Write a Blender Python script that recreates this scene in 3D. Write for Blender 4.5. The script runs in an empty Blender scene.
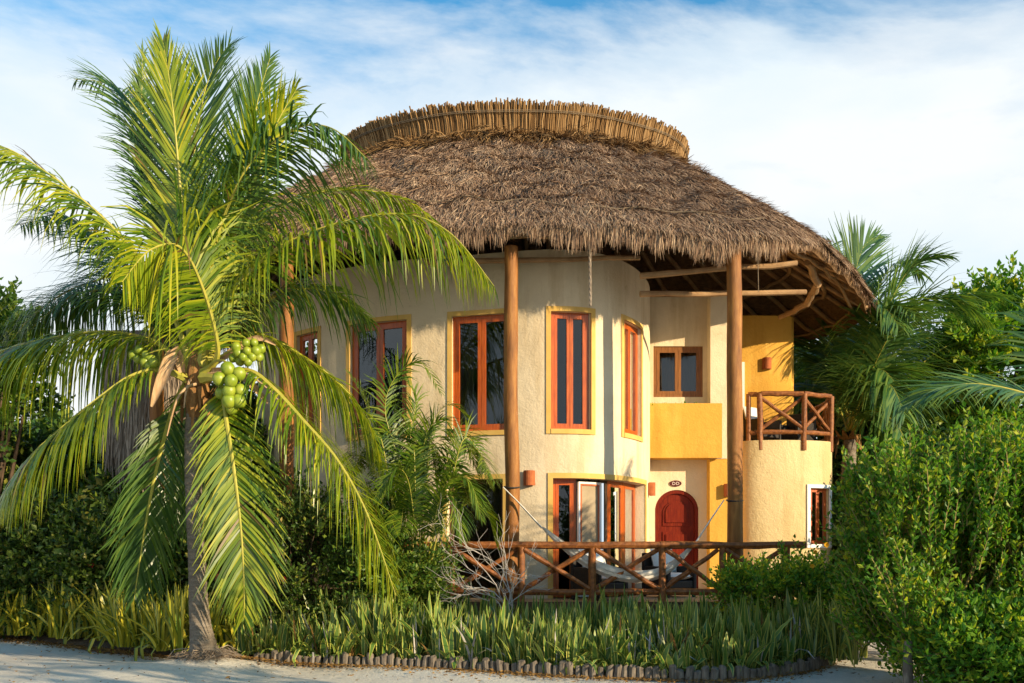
import bpy, math, random
import numpy as np
from mathutils import Vector
random.seed(7)
rng = np.random.default_rng(11)
R = math.radians
scene = bpy.context.scene
COL = scene.collection
CAMZ, HZ, F = 1.6, 550.0, 1000.0          # eye height, horizon row, focal length in pixels


def at(px, py, Y):
    return np.array([(px - 512) * Y / F, Y, CAMZ + (HZ - py) * Y / F])


def nrm(a):
    a = np.asarray(a, float)
    return a / np.maximum(np.linalg.norm(a, axis=-1, keepdims=True), 1e-9)


# ------------------------------------------------------------------ geometry collector
class Geo:
    def __init__(s):
        s.V, s.F, s.n = [], [], 0

    def add(s, V, Fc, m=0):
        V = np.asarray(V, float).reshape(-1, 3)
        Fc = np.asarray(Fc, int)
        s.F.append((Fc + s.n, m))
        s.V.append(V)
        s.n += len(V)
        return s

    def tube(s, path, radii, n=8, m=0, cap=True):
        P = np.asarray(path, float)
        k = len(P)
        r = np.broadcast_to(np.asarray(radii, float), (k,))
        T = nrm(np.gradient(P, axis=0))
        ref = np.array([0, 0, 1.0]) if abs(T[0][2]) < 0.9 else np.array([1.0, 0, 0])
        U = nrm(np.cross(T[0], ref))
        Us = []
        for i in range(k):
            U = nrm(U - T[i] * np.dot(U, T[i]))
            Us.append(U)
        Us = np.array(Us)
        W = np.cross(T, Us)
        a = np.arange(n) * 2 * math.pi / n
        V = P[:, None] + r[:, None, None] * (np.cos(a)[None, :, None] * Us[:, None] + np.sin(a)[None, :, None] * W[:, None])
        i, j = np.meshgrid(np.arange(k - 1), np.arange(n), indexing='ij')
        j2 = (j + 1) % n
        Q = np.stack([i * n + j, i * n + j2, (i + 1) * n + j2, (i + 1) * n + j], -1).reshape(-1, 4)
        base = s.n
        s.add(V, Q, m)
        if cap:
            s.F.append((np.arange(n)[::-1][None] + base, m))
            s.F.append((np.arange(n)[None] + base + (k - 1) * n, m))
        return s

    def rod(s, a, b, r0, r1=None, n=8, m=0, seg=4, wob=0.0):
        a, b = np.asarray(a, float), np.asarray(b, float)
        t = np.linspace(0, 1, seg + 1)[:, None]
        P = a + (b - a) * t
        if wob:
            P[1:-1] += rng.normal(0, wob, (seg - 1, 3))
        r1 = r0 if r1 is None else r1
        rr = (r0 + (r1 - r0) * t[:, 0]) * (1 + (rng.normal(0, .05, seg + 1) if wob else 0))
        return s.tube(P, rr, n, m)

    def hexa(s, P8, m=0):
        s.add(P8, [[0, 3, 2, 1], [4, 5, 6, 7], [0, 1, 5, 4], [1, 2, 6, 5], [2, 3, 7, 6], [3, 0, 4, 7]], m)
        return s

    def box(s, c, h, u=(1, 0, 0), v=(0, 1, 0), w=(0, 0, 1), m=0):
        c, u, v, w = [np.asarray(q, float) for q in (c, u, v, w)]
        P = [c + a * h[0] * u + b * h[1] * v + d * h[2] * w for d in (-1, 1) for a, b in ((-1, -1), (1, -1), (1, 1), (-1, 1))]
        return s.hexa(P, m)

    def aabb(s, x0, x1, y0, y1, z0, z1, m=0):
        return s.box(((x0 + x1) / 2, (y0 + y1) / 2, (z0 + z1) / 2), ((x1 - x0) / 2, (y1 - y0) / 2, (z1 - z0) / 2), m=m)

    def prism(s, poly, vec, m=0):
        P = np.asarray(poly, float)
        k = len(P)
        V = np.vstack([P, P + np.asarray(vec, float)])
        b = s.n
        q = [[i, (i + 1) % k, k + (i + 1) % k, k + i] for i in range(k)]
        s.add(V, q, m)
        s.F.append((np.arange(k)[::-1][None] + b, m))
        s.F.append((np.arange(k)[None] + k + b, m))
        return s

    def grid(s, P, m=0, close=False):
        P = np.asarray(P, float)
        a, b = P.shape[:2]
        i, j = np.meshgrid(np.arange(a - 1), np.arange(b if close else b - 1), indexing='ij')
        j2 = (j + 1) % b
        s.add(P.reshape(-1, 3), np.stack([i * b + j, i * b + j2, (i + 1) * b + j2, (i + 1) * b + j], -1).reshape(-1, 4), m)
        return s

    def ribbon(s, P, S, m=0, cols=None):
        """P (n,k,3) centre points, S (n,k,3) half-width vectors; cols: list of (lo,hi,mat)"""
        n, k = P.shape[:2]
        for lo, hi, mm in (cols or [(-1, 1, m)]):
            V = np.stack([P + S * lo, P + S * hi], 2)       # n,k,2,3
            a = np.arange(n)[:, None] * (k * 2) + np.arange(k - 1)[None] * 2
            Q = np.stack([a, a + 1, a + 3, a + 2], -1).reshape(-1, 4)
            s.add(V, Q, mm)
        return s

    def leaves(s, B, D, S, L, W, fold=.25, m=0):
        """diamond leaves folded on the midrib"""
        n = len(B)
        D, S = nrm(D), np.asarray(S)
        S = nrm(S - D * np.sum(S * D, -1, keepdims=True))
        N = np.cross(D, S)
        L = np.broadcast_to(L, (n,))[:, None]
        W = np.broadcast_to(W, (n,))[:, None]
        mid = B + D * L * .5 - N * 0
        V = np.stack([B, mid + S * W + N * W * fold * 2, B + D * L - N * L * .08, mid - S * W + N * W * fold * 2], 1)
        s.add(V, np.arange(n * 4).reshape(n, 4), m)
        return s

    def build(s, name, mats, parent=None, smooth=False):
        me = bpy.data.meshes.new(name)
        V = np.vstack(s.V)
        loops, starts, tot, mi = [], [], 0, []
        for Fc, m in s.F:
            k = Fc.shape[1]
            loops.append(Fc.ravel())
            starts.append(tot + np.arange(len(Fc)) * k)
            tot += Fc.size
            mi.append(np.full(len(Fc), m))
        loops, starts, mi = np.concatenate(loops), np.concatenate(starts), np.concatenate(mi)
        me.vertices.add(len(V))
        me.vertices.foreach_set('co', V.astype(np.float32).ravel())
        me.loops.add(len(loops))
        me.loops.foreach_set('vertex_index', loops.astype(np.int32))
        me.polygons.add(len(starts))
        me.polygons.foreach_set('loop_start', starts.astype(np.int32))
        me.polygons.foreach_set('material_index', mi.astype(np.int32))
        if not isinstance(mats, (list, tuple)):
            mats = [mats]
        for mm in mats:
            me.materials.append(mm)
        me.update(calc_edges=True)
        me.validate()
        me.polygons.foreach_set('use_smooth', np.full(len(me.polygons), bool(smooth)))
        if smooth:
            me.set_sharp_from_angle(angle=R(40))
        o = bpy.data.objects.new(name, me)
        COL.objects.link(o)
        if parent:
            o.parent = parent
            o.matrix_parent_inverse.identity()
            if parent.type == 'EMPTY' and 'base' in parent:
                me.transform(__import__('mathutils').Matrix.Translation(-Vector(parent['base'])))
        return o


def tag(o, label=None, cat=None, group=None, kind=None):
    if label: o['label'] = label
    if cat: o['category'] = cat
    if group: o['group'] = group
    if kind: o['kind'] = kind
    return o


def thing(name, loc, label, cat, group=None):
    o = bpy.data.objects.new(name, None)
    COL.objects.link(o)
    o.empty_display_size = .2
    tag(o, label, cat, group)
    return o


# NOTE: all meshes are written in world coordinates; every root sits at the origin of its mesh unless moved by copy
# ------------------------------------------------------------------ materials
def mat(name, fn):
    m = bpy.data.materials.new(name)
    m.use_nodes = True
    nt = m.node_tree
    b = nt.nodes['Principled BSDF']
    fn(nt, b)
    return m


def node(nt, t, **kw):
    n = nt.nodes.new(t)
    for k, v in kw.items():
        if k in n.inputs.keys() if hasattr(n.inputs, 'keys') else False:
            n.inputs[k].default_value = v
        else:
            setattr(n, k, v)
    return n


def c4(c):
    return (c[0], c[1], c[2], 1)


def ramp(nt, stops):
    r = nt.nodes.new('ShaderNodeValToRGB')
    e = r.color_ramp.elements
    while len(e) < len(stops):
        e.new(.5)
    for i, (p, c) in enumerate(stops):
        e[i].position = p
        e[i].color = c4(c) if not isinstance(c, (int, float)) else (c, c, c, 1)
    return r


def noise(nt, scale, detail=4, rough=.6, stretch=None, coord='Object'):
    tc = nt.nodes.new('ShaderNodeTexCoord')
    n = nt.nodes.new('ShaderNodeTexNoise')
    n.inputs['Scale'].default_value = scale
    n.inputs['Detail'].default_value = detail
    n.inputs['Roughness'].default_value = rough
    if stretch:
        mp = nt.nodes.new('ShaderNodeMapping')
        mp.inputs['Scale'].default_value = stretch
        nt.links.new(tc.outputs[coord], mp.inputs[0])
        nt.links.new(mp.outputs[0], n.inputs[0])
    else:
        nt.links.new(tc.outputs[coord], n.inputs[0])
    return n


def bump(nt, b, h, strength, dist=.02):
    bp = nt.nodes.new('ShaderNodeBump')
    bp.inputs['Strength'].default_value = strength
    bp.inputs['Distance'].default_value = dist
    nt.links.new(h, bp.inputs['Height'])
    nt.links.new(bp.outputs[0], b.inputs['Normal'])


def surf(name, stops, scale=4, rough=.8, bscale=40, bstr=.3, bdist=.02, stretch=None, detail=5, spec=.3):
    def fn(nt, b):
        n = noise(nt, scale, detail, .6, stretch)
        r = ramp(nt, stops)
        nt.links.new(n.outputs[0], r.inputs[0])
        nt.links.new(r.outputs[0], b.inputs['Base Color'])
        b.inputs['Roughness'].default_value = rough
        b.inputs['Specular IOR Level'].default_value = spec
        if bstr:
            n2 = noise(nt, bscale, 4, .6, stretch)
            bump(nt, b, n2.outputs[0], bstr, bdist)
    return mat(name, fn)


def stucco(name, stops, bstr):
    def fn(nt, b):
        r = ramp(nt, stops)
        nt.links.new(noise(nt, 1.3, 8, .7).outputs[0], r.inputs[0])
        st = ramp(nt, [(.36, (.74, .68, .58)), (.50, (1, 1, 1))])          # run-off stains, taller than wide
        nt.links.new(noise(nt, 1.0, 6, .65, (2.2, 2.2, .28)).outputs[0], st.inputs[0])
        sp = ramp(nt, [(.30, (.62, .55, .45)), (.37, (1, 1, 1))])          # small dirty patches
        nt.links.new(noise(nt, 2.6, 8, .75).outputs[0], sp.inputs[0])
        last = r.outputs[0]
        for q, f in ((st, .6), (sp, .45)):
            m = nt.nodes.new('ShaderNodeMixRGB'); m.blend_type = 'MULTIPLY'; m.inputs[0].default_value = f
            nt.links.new(last, m.inputs[1]); nt.links.new(q.outputs[0], m.inputs[2])
            last = m.outputs[0]
        nt.links.new(last, b.inputs['Base Color'])
        b.inputs['Roughness'].default_value = .92
        b.inputs['Specular IOR Level'].default_value = .2
        a = noise(nt, 26, 4); c = noise(nt, 3.5, 6, .7)
        ad = nt.nodes.new('ShaderNodeMath'); ad.operation = 'MULTIPLY_ADD'; ad.inputs[1].default_value = 2.5
        nt.links.new(c.outputs[0], ad.inputs[0]); nt.links.new(a.outputs[0], ad.inputs[2])
        bump(nt, b, ad.outputs[0], bstr, .02)
    return mat(name, fn)


def leafmat(name, stops, rough=.45, trans=.25, spec=.35, tcol=None, along=None):
    """leaf with colour varied per leaf (mesh island), a little light through it"""
    def fn(nt, b):
        g = nt.nodes.new('ShaderNodeNewGeometry')
        r = ramp(nt, stops)
        n = noise(nt, .9, 2)
        ad = nt.nodes.new('ShaderNodeMath'); ad.operation = 'MULTIPLY_ADD'
        ad.inputs[1].default_value = .7
        nt.links.new(g.outputs['Random Per Island'], ad.inputs[0])
        mu = nt.nodes.new('ShaderNodeMath'); mu.operation = 'MULTIPLY'; mu.inputs[1].default_value = .35
        nt.links.new(n.outputs[0], mu.inputs[0])
        nt.links.new(mu.outputs[0], ad.inputs[2])
        nt.links.new(ad.outputs[0], r.inputs[0])
        nt.links.new(r.outputs[0], b.inputs['Base Color'])
        b.inputs['Roughness'].default_value = rough
        b.inputs['Specular IOR Level'].default_value = spec
        tr = nt.nodes.new('ShaderNodeBsdfTranslucent')
        mx = nt.nodes.new('ShaderNodeMixRGB'); mx.blend_type = 'MULTIPLY'; mx.inputs[0].default_value = 1
        mx.inputs[2].default_value = c4(tcol or (1.6, 1.5, .6))
        nt.links.new(r.outputs[0], mx.inputs[1])
        nt.links.new(mx.outputs[0], tr.inputs[0])
        ms = nt.nodes.new('ShaderNodeMixShader')
        ms.inputs[0].default_value = trans
        out = nt.nodes['Material Output']
        nt.links.new(b.outputs[0], ms.inputs[1])
        nt.links.new(tr.outputs[0], ms.inputs[2])
        nt.links.new(ms.outputs[0], out.inputs[0])
    return mat(name, fn)


def islandmat(name, stops, rough=.85, spec=.2):
    def fn(nt, b):
        g = nt.nodes.new('ShaderNodeNewGeometry')
        r = ramp(nt, stops)
        n = noise(nt, 1.1, 6, .75)
        ad = nt.nodes.new('ShaderNodeMath'); ad.operation = 'MULTIPLY_ADD'; ad.inputs[1].default_value = .5
        nt.links.new(g.outputs['Random Per Island'], ad.inputs[0])
        mu = nt.nodes.new('ShaderNodeMath'); mu.operation = 'MULTIPLY'; mu.inputs[1].default_value = .62
        nt.links.new(n.outputs[0], mu.inputs[0])
        nt.links.new(mu.outputs[0], ad.inputs[2])
        nt.links.new(ad.outputs[0], r.inputs[0])
        nt.links.new(r.outputs[0], b.inputs['Base Color'])
        b.inputs['Roughness'].default_value = rough
        b.inputs['Specular IOR Level'].default_value = spec
    return mat(name, fn)


M = {}
M['cream'] = stucco('cream_stucco', [(.25, (.62, .50, .33)), (.55, (.71, .59, .405)), (.8, (.75, .64, .455))], .4)
M['yellow'] = stucco('yellow_stucco', [(.25, (.60, .45, .22)), (.6, (.68, .53, .28)), (.8, (.72, .58, .33))], .6)
M['ochre'] = stucco('ochre_stucco', [(.25, (.55, .29, .045)), (.55, (.63, .35, .06)), (.8, (.69, .42, .10))], .4)
M['trim'] = surf('ochre_trim', [(.3, (.60, .37, .09)), (.7, (.68, .44, .13))], 5, .85, 30, .2, .01)
M['white'] = surf('white_paint', [(.3, (.74, .72, .67)), (.7, (.8, .78, .74))], 4, .6, 30, .1)
M['redwood'] = surf('varnished_wood', [(.22, (.22, .036, .004)), (.5, (.42, .078, .008)), (.78, (.52, .135, .018))], 5, .28, 60, .08, .005, (9, 9, .8), spec=.5)
M['brownwood'] = surf('brown_window_wood', [(.22, (.12, .045, .012)), (.5, (.21, .085, .022)), (.78, (.30, .13, .04))], 5, .4, 60, .1, .005, (9, 9, .8))
M['doorwood'] = surf('dark_door_wood', [(.25, (.06, .006, .002)), (.5, (.14, .012, .003)), (.78, (.21, .030, .006))], 5, .42, 60, .1, .005, (9, 9, .8), spec=.18)
M['log'] = surf('brown_log', [(.25, (.07, .022, .006)), (.5, (.22, .072, .015)), (.75, (.36, .14, .035))], 5, .5, 40, .35, .02, (3, 3, 3), spec=.35)
M['colwood'] = surf('column_wood', [(.25, (.10, .035, .008)), (.5, (.26, .10, .018)), (.75, (.42, .19, .042))], 2.2, .5, 30, .5, .02, (5, 5, .8), spec=.3, detail=8)
M['palelog'] = surf('pale_pole', [(.2, (.22, .125, .06)), (.5, (.38, .23, .11)), (.8, (.52, .34, .18))], 4, .7, 40, .4, .02)
M['underthatch'] = surf('thatch_underside', [(.25, (.09, .05, .024)), (.55, (.22, .125, .058)), (.85, (.38, .23, .11))], 9, .95, 40, .8, .05, (1, 1, 3))
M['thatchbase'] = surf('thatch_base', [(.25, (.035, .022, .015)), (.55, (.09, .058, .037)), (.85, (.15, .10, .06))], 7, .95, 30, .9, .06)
M['thatch'] = islandmat('thatch_straw', [(.15, (.055, .031, .021)), (.36, (.16, .095, .06)), (.56, (.28, .18, .115)), (.74, (.40, .28, .185)), (.95, (.56, .43, .29))])
M['greythatch'] = islandmat('grey_straw', [(.1, (.10, .075, .055)), (.5, (.24, .19, .145)), (.9, (.38, .31, .24))])
M['reed'] = islandmat('ridge_reed', [(.15, (.07, .036, .015)), (.4, (.165, .09, .034)), (.62, (.26, .15, .06)), (.8, (.35, .22, .10)), (.95, (.36, .27, .16))])
M['rope'] = surf('pale_rope', [(.3, (.13, .095, .062)), (.7, (.26, .20, .13))], 30, .9, 90, .5, .01)
M['cloth'] = surf('white_cloth', [(.3, (.66, .64, .60)), (.7, (.78, .76, .72))], 6, .9, 60, .2, .01)
M['hammock'] = surf('hammock_cotton', [(.3, (.62, .58, .50)), (.7, (.82, .79, .72))], 9, .9, 90, .4, .01)
M['wicker'] = surf('dark_wicker', [(.3, (.012, .009, .008)), (.7, (.035, .026, .02))], 40, .5, 120, .6, .01)
M['terracotta'] = surf('terracotta', [(.3, (.30, .075, .025)), (.7, (.42, .13, .04))], 12, .8, 50, .3, .01)
M['deck'] = surf('terrace_floor', [(.3, (.30, .20, .11)), (.7, (.42, .30, .17))], 5, .8, 30, .2)
M['darkwood'] = surf('dark_plank', [(.3, (.06, .03, .014)), (.7, (.13, .065, .03))], 5, .7, 40, .3, .01, (.6, 6, 6))
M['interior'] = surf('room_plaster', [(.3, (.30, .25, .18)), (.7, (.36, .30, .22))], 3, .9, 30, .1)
M['curtain'] = surf('beige_curtain', [(.3, (.48, .37, .23)), (.7, (.58, .46, .30))], 5, .9, 60, .2, .01, (6, 6, .5))
M['peach'] = surf('peach_reflection', [(.3, (.55, .30, .17)), (.7, (.66, .38, .22))], 5, .9, 60, .2, .01, (6, 6, .5))  # peach colour imitates a reflected sunlit arch
M['screen'] = surf('beige_screen', [(.3, (.30, .23, .145)), (.7, (.37, .29, .185))], 5, .8, 300, .3, .004)
M['sign'] = surf('sign_enamel', [(.3, (.06, .01, .008)), (.7, (.10, .015, .01))], 9, .4, 30, .05)
M['paleink'] = surf('sign_pale_mark', [(.3, (.6, .5, .46)), (.7, (.66, .55, .5))], 9, .6, 30, .05)
M['greypost'] = surf('weathered_wood', [(.25, (.07, .055, .042)), (.5, (.16, .13, .10)), (.75, (.28, .235, .18))], 7, .9, 50, .5, .02, (3, 3, .8))
M['metal'] = surf('dark_metal', [(.3, (.02, .018, .016)), (.7, (.04, .035, .03))], 9, .4, 30, .05)


def sand_fn(nt, b):
    n = noise(nt, .5, 8, .65)
    r = ramp(nt, [(.3, (.58, .53, .45)), (.5, (.68, .63, .545)), (.7, (.74, .70, .61))])
    nt.links.new(n.outputs[0], r.inputs[0])
    n3 = noise(nt, 30, 6, .8)
    r3 = ramp(nt, [(.30, (.55, .5, .42)), (.46, (1, 1, 1))])
    nt.links.new(n3.outputs[0], r3.inputs[0])
    mx = nt.nodes.new('ShaderNodeMixRGB'); mx.blend_type = 'MULTIPLY'; mx.inputs[0].default_value = .8
    nt.links.new(r.outputs[0], mx.inputs[1]); nt.links.new(r3.outputs[0], mx.inputs[2])
    nt.links.new(mx.outputs[0], b.inputs['Base Color'])
    b.inputs['Roughness'].default_value = .95
    b.inputs['Specular IOR Level'].default_value = .15
    n2 = noise(nt, 6, 10, .75)
    bump(nt, b, n2.outputs[0], .6, .08)


M['sand'] = mat('pale_sand', sand_fn)
M['soil'] = surf('leaf_litter_soil', [(.25, (.03, .02, .012)), (.5, (.08, .055, .032)), (.8, (.18, .125, .07))], 7, .95, 30, .9, .05)


def glass_fn(nt, b):
    nt.nodes.remove(b)
    tr = nt.nodes.new('ShaderNodeBsdfTransparent'); tr.inputs[0].default_value = (.55, .57, .58, 1)
    gl = nt.nodes.new('ShaderNodeBsdfGlossy'); gl.inputs['Roughness'].default_value = .015
    gl.inputs[0].default_value = (.85, .9, .95, 1)
    lw = nt.nodes.new('ShaderNodeFresnel'); lw.inputs[0].default_value = 1.42
    ma = nt.nodes.new('ShaderNodeMath'); ma.operation = 'MULTIPLY_ADD'; ma.inputs[1].default_value = 1.0; ma.inputs[2].default_value = .02
    ma.use_clamp = True
    nt.links.new(lw.outputs[0], ma.inputs[0])
    ms = nt.nodes.new('ShaderNodeMixShader')
    nt.links.new(ma.outputs[0], ms.inputs[0]); nt.links.new(tr.outputs[0], ms.inputs[1]); nt.links.new(gl.outputs[0], ms.inputs[2])
    nt.links.new(ms.outputs[0], nt.nodes['Material Output'].inputs[0])


M['glass'] = mat('window_glass', glass_fn)

# foliage
M['coco'] = leafmat('coconut_leaflet', [(.16, (.20, .12, .035)), (.20, (.045, .11, .008)), (.40, (.13, .215, .012)), (.66, (.27, .325, .016)), (.92, (.48, .45, .03))], .30, .38, .6)
M['cocodark'] = leafmat('shaded_coconut_leaflet', [(.1, (.022, .065, .016)), (.5, (.055, .125, .020)), (.95, (.15, .22, .025))], .30, .3, .6)  # darker leaflet green, shade painted in for back and shade-side fronds
M['rachis'] = surf('frond_rib', [(.3, (.30, .30, .04)), (.7, (.44, .38, .07))], 5, .45, 30, .1)
M['bgpalm'] = leafmat('far_palm_leaflet', [(.1, (.028, .085, .025)), (.5, (.07, .16, .038)), (.95, (.20, .28, .05))], .28, .32, .7)
M['areca'] = leafmat('areca_leaflet', [(.1, (.03, .075, .008)), (.5, (.08, .155, .012)), (.95, (.23, .28, .025))], .36, .34, .5)
M['bush'] = leafmat('bright_shrub_leaf', [(.1, (.035, .12, .014)), (.4, (.085, .23, .020)), (.68, (.19, .33, .025)), (.92, (.46, .46, .035))], .45, .42, .3)
M['bush2'] = leafmat('mid_shrub_leaf', [(.1, (.03, .08, .013)), (.5, (.075, .16, .020)), (.95, (.24, .29, .035))], .45, .33, .35)
M['darkbush'] = leafmat('dark_shrub_leaf', [(.1, (.02, .05, .008)), (.5, (.055, .11, .015)), (.78, (.14, .20, .025)), (.95, (.34, .25, .05))], .45, .22, .35)
M['farleaf'] = leafmat('far_tree_leaf', [(.1, (.025, .07, .014)), (.5, (.06, .13, .020)), (.95, (.16, .22, .035))], .45, .25, .35)
M['dryleaf'] = leafmat('dry_leaf', [(.1, (.10, .05, .015)), (.5, (.22, .12, .035)), (.95, (.36, .22, .07))], .8, .1, .1, (1, .8, .4))
M['snakegreen'] = leafmat('snake_leaf_green', [(.1, (.03, .085, .015)), (.5, (.075, .16, .026)), (.95, (.17, .25, .05))], .36, .12, .5)
M['snakeedge'] = leafmat('snake_leaf_margin', [(.1, (.28, .30, .05)), (.5, (.46, .45, .08)), (.95, (.62, .56, .15))], .4, .15, .4, (1, 1, .6))
M['yellowblade'] = leafmat('yellow_blade', [(.1, (.22, .25, .02)), (.5, (.46, .42, .035)), (.95, (.66, .55, .06))], .4, .2, .4, (1, 1, .6))
M['bark'] = surf('palm_bark', [(.25, (.13, .105, .08)), (.5, (.24, .20, .155)), (.8, (.36, .31, .25))], 5, .95, 18, .9, .04, (1, 1, 5))
M['stem'] = surf('shrub_stem', [(.3, (.05, .034, .02)), (.7, (.12, .08, .05))], 8, .9, 40, .5)
M['shoot'] = surf('green_shoot', [(.3, (.16, .11, .04)), (.7, (.30, .24, .08))], 8, .8, 40, .3)
M['twiggrey'] = surf('bare_twig', [(.3, (.32, .29, .26)), (.7, (.5, .46, .42))], 8, .9, 40, .3)
M['coconut'] = surf('green_coconut', [(.25, (.12, .19, .012)), (.5, (.22, .29, .018)), (.78, (.36, .37, .045))], 9, .38, 30, .05, spec=.5)
M['spathe'] = surf('dry_spathe', [(.25, (.33, .20, .09)), (.55, (.47, .31, .17)), (.85, (.58, .42, .26))], 5, .8, 40, .4, .01, (4, 4, 1))
M['sheath'] = surf('fibre_sheath', [(.25, (.12, .055, .02)), (.55, (.30, .15, .05)), (.85, (.45, .27, .11))], 7, .9, 40, .7, .02, (4, 4, 1))
M['flower'] = leafmat('red_petal', [(.1, (.5, .015, .02)), (.9, (.75, .05, .05))], .6, .2, .2, (1, .4, .4))
M['bloom'] = leafmat('orange_petal', [(.1, (.7, .32, .01)), (.9, (.8, .5, .03))], .6, .2, .2, (1, .8, .3))

# ------------------------------------------------------------------ ground
SUN_AZ, SUN_EL = R(54), R(15.5)
SUNV = Vector((math.sin(SUN_AZ) * math.cos(SUN_EL), -math.cos(SUN_AZ) * math.cos(SUN_EL), math.sin(SUN_EL)))

BED = np.array([(-12.5, 20.6), (-9.6, 18.6), (-8.0, 17.2), (-6.4, 16.0), (-5.0, 14.9), (-3.7, 14.35), (-2.6, 14.05), (-1.5, 13.75), (-.2, 13.25),
                (.8, 12.75), (1.8, 12.45), (2.7, 12.4), (3.5, 12.9), (4.2, 13.7), (4.75, 15.0), (5.1, 16.6)])   # planting bed front edge


def bed_front(x):
    return np.interp(x, BED[:, 0], BED[:, 1])


g = Geo()
xs = np.concatenate([[-900, -300, -100, -40, -20], np.arange(-14, 14.01, .25), [20, 40, 100, 300, 900]])
ys = np.concatenate([[-300, -80, -20, 0, 6], np.arange(9, 22.01, .25), [30, 60, 150, 400, 1600]])
X, Y = np.meshgrid(xs, ys, indexing='ij')
Zg = .025 * np.sin(X * 1.3 + 1.1 * np.sin(Y * .9)) * np.cos(Y * 1.1 + .7) + .015 * np.sin(X * 3.1 + Y * 2.3) - .03
Zg = np.where((np.abs(X) < 14) & (Y > 9) & (Y < 22), Zg, -.03)
mound = .16 * np.exp(-(((X + 4.3) / .8) ** 2 + ((Y - 13.9) / .55) ** 2))
g.grid(np.stack([X, Y, Zg + mound], -1))
tag(g.build('ground', M['sand'], smooth=True), kind='structure')
g = Geo()
bx = np.linspace(-12.5, 5.1, 150)
fy = bed_front(bx)
rows = []
for k, (t, z) in enumerate([(0, -.06), (.02, .03), (.08, .10), (.3, .12), (.65, .14), (1, .1)]):
    yy = fy + (21.5 - fy) * t
    rows.append(np.stack([bx, yy, z + rng.normal(0, .012, len(bx))], -1))
g.grid(np.array(rows))
tag(g.build('planting_bed', M['soil'], smooth=True), kind='structure')
g = Geo()
pts = np.array([(-14, 21), (-14, 60), (30, 60), (30, 20), (11, 13.5), (6.1, 9.9), (4.55, 10.4), (4.7, 11.5), (5.6, 13), (7, 16), (6.8, 20)])
g.prism(np.c_[pts, np.full(len(pts), -.3)], (0, 0, .325))
tag(g.build('garden_soil', M['soil']), kind='structure')
g = Geo()
n = 5200
lx = rng.uniform(-10, 5, n)
ly = bed_front(lx) - np.abs(rng.normal(0, .28, n)) + .05
ly = np.where(rng.random(n) < .12, rng.uniform(11, 16, n), ly)
B = np.c_[lx, ly, np.full(n, .012) + .16 * np.exp(-(((lx + 4.3) / .8) ** 2 + ((ly - 13.9) / .55) ** 2))]
D = nrm(np.c_[rng.normal(size=n), rng.normal(size=n), rng.normal(0, .15, n)])
g.leaves(B, D, nrm(np.c_[rng.normal(size=n), rng.normal(size=n), rng.normal(0, .2, n)]), rng.uniform(.02, .09, n), rng.uniform(.006, .016, n))
tag(g.build('leaf_litter', M['dryleaf']), 'scattered dry leaves and bits along the sand beside the bed', 'leaf litter', kind='stuff')

# ------------------------------------------------------------------ the villa
villa = thing('villa', (0, 0, 0), 'two storey cream stucco villa with rounded walls and big thatched roof', 'house')


class Path:
    def __init__(s, pts, closed=False, sub=24):
        P = np.asarray(pts, float)
        n = len(P)
        out = []
        for i in range(n if closed else n - 1):
            if closed:
                a, b, c, d = P[(i - 1) % n], P[i], P[(i + 1) % n], P[(i + 2) % n]
            else:
                a, b, c, d = P[max(i - 1, 0)], P[i], P[i + 1], P[min(i + 2, n - 1)]
            t = np.linspace(0, 1, sub, endpoint=False)[:, None]
            out.append(.5 * (2 * b + (c - a) * t + (2 * a - 5 * b + 4 * c - d) * t ** 2 + (3 * b - a - 3 * c + d) * t ** 3))
        if not closed:
            out.append(P[-1:])
        else:
            out.append(P[:1])
        s.P = np.vstack(out)
        s.S = np.concatenate([[0], np.cumsum(np.linalg.norm(np.diff(s.P, axis=0), axis=1))])
        s.L = s.S[-1]

    def pos(s, q, off=0.0):
        q = np.asarray(q, float)
        x, y = np.interp(q, s.S, s.P[:, 0]), np.interp(q, s.S, s.P[:, 1])
        e = .02
        dx = np.interp(q + e, s.S, s.P[:, 0]) - np.interp(q - e, s.S, s.P[:, 0])
        dy = np.interp(q + e, s.S, s.P[:, 1]) - np.interp(q - e, s.S, s.P[:, 1])
        l = np.hypot(dx, dy) + 1e-9
        return np.stack([x + dy / l * off, y - dx / l * off], -1)       # outward = right of travel (left-to-right across the front)

    def at_px(s, px):
        f = s.P[:, 0] / s.P[:, 1] * F + 512 - px
        k = np.where((f[:-1] <= 0) & (f[1:] > 0))[0][0]
        t = f[k] / (f[k] - f[k + 1])
        return s.S[k] + t * (s.S[k + 1] - s.S[k])


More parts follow.
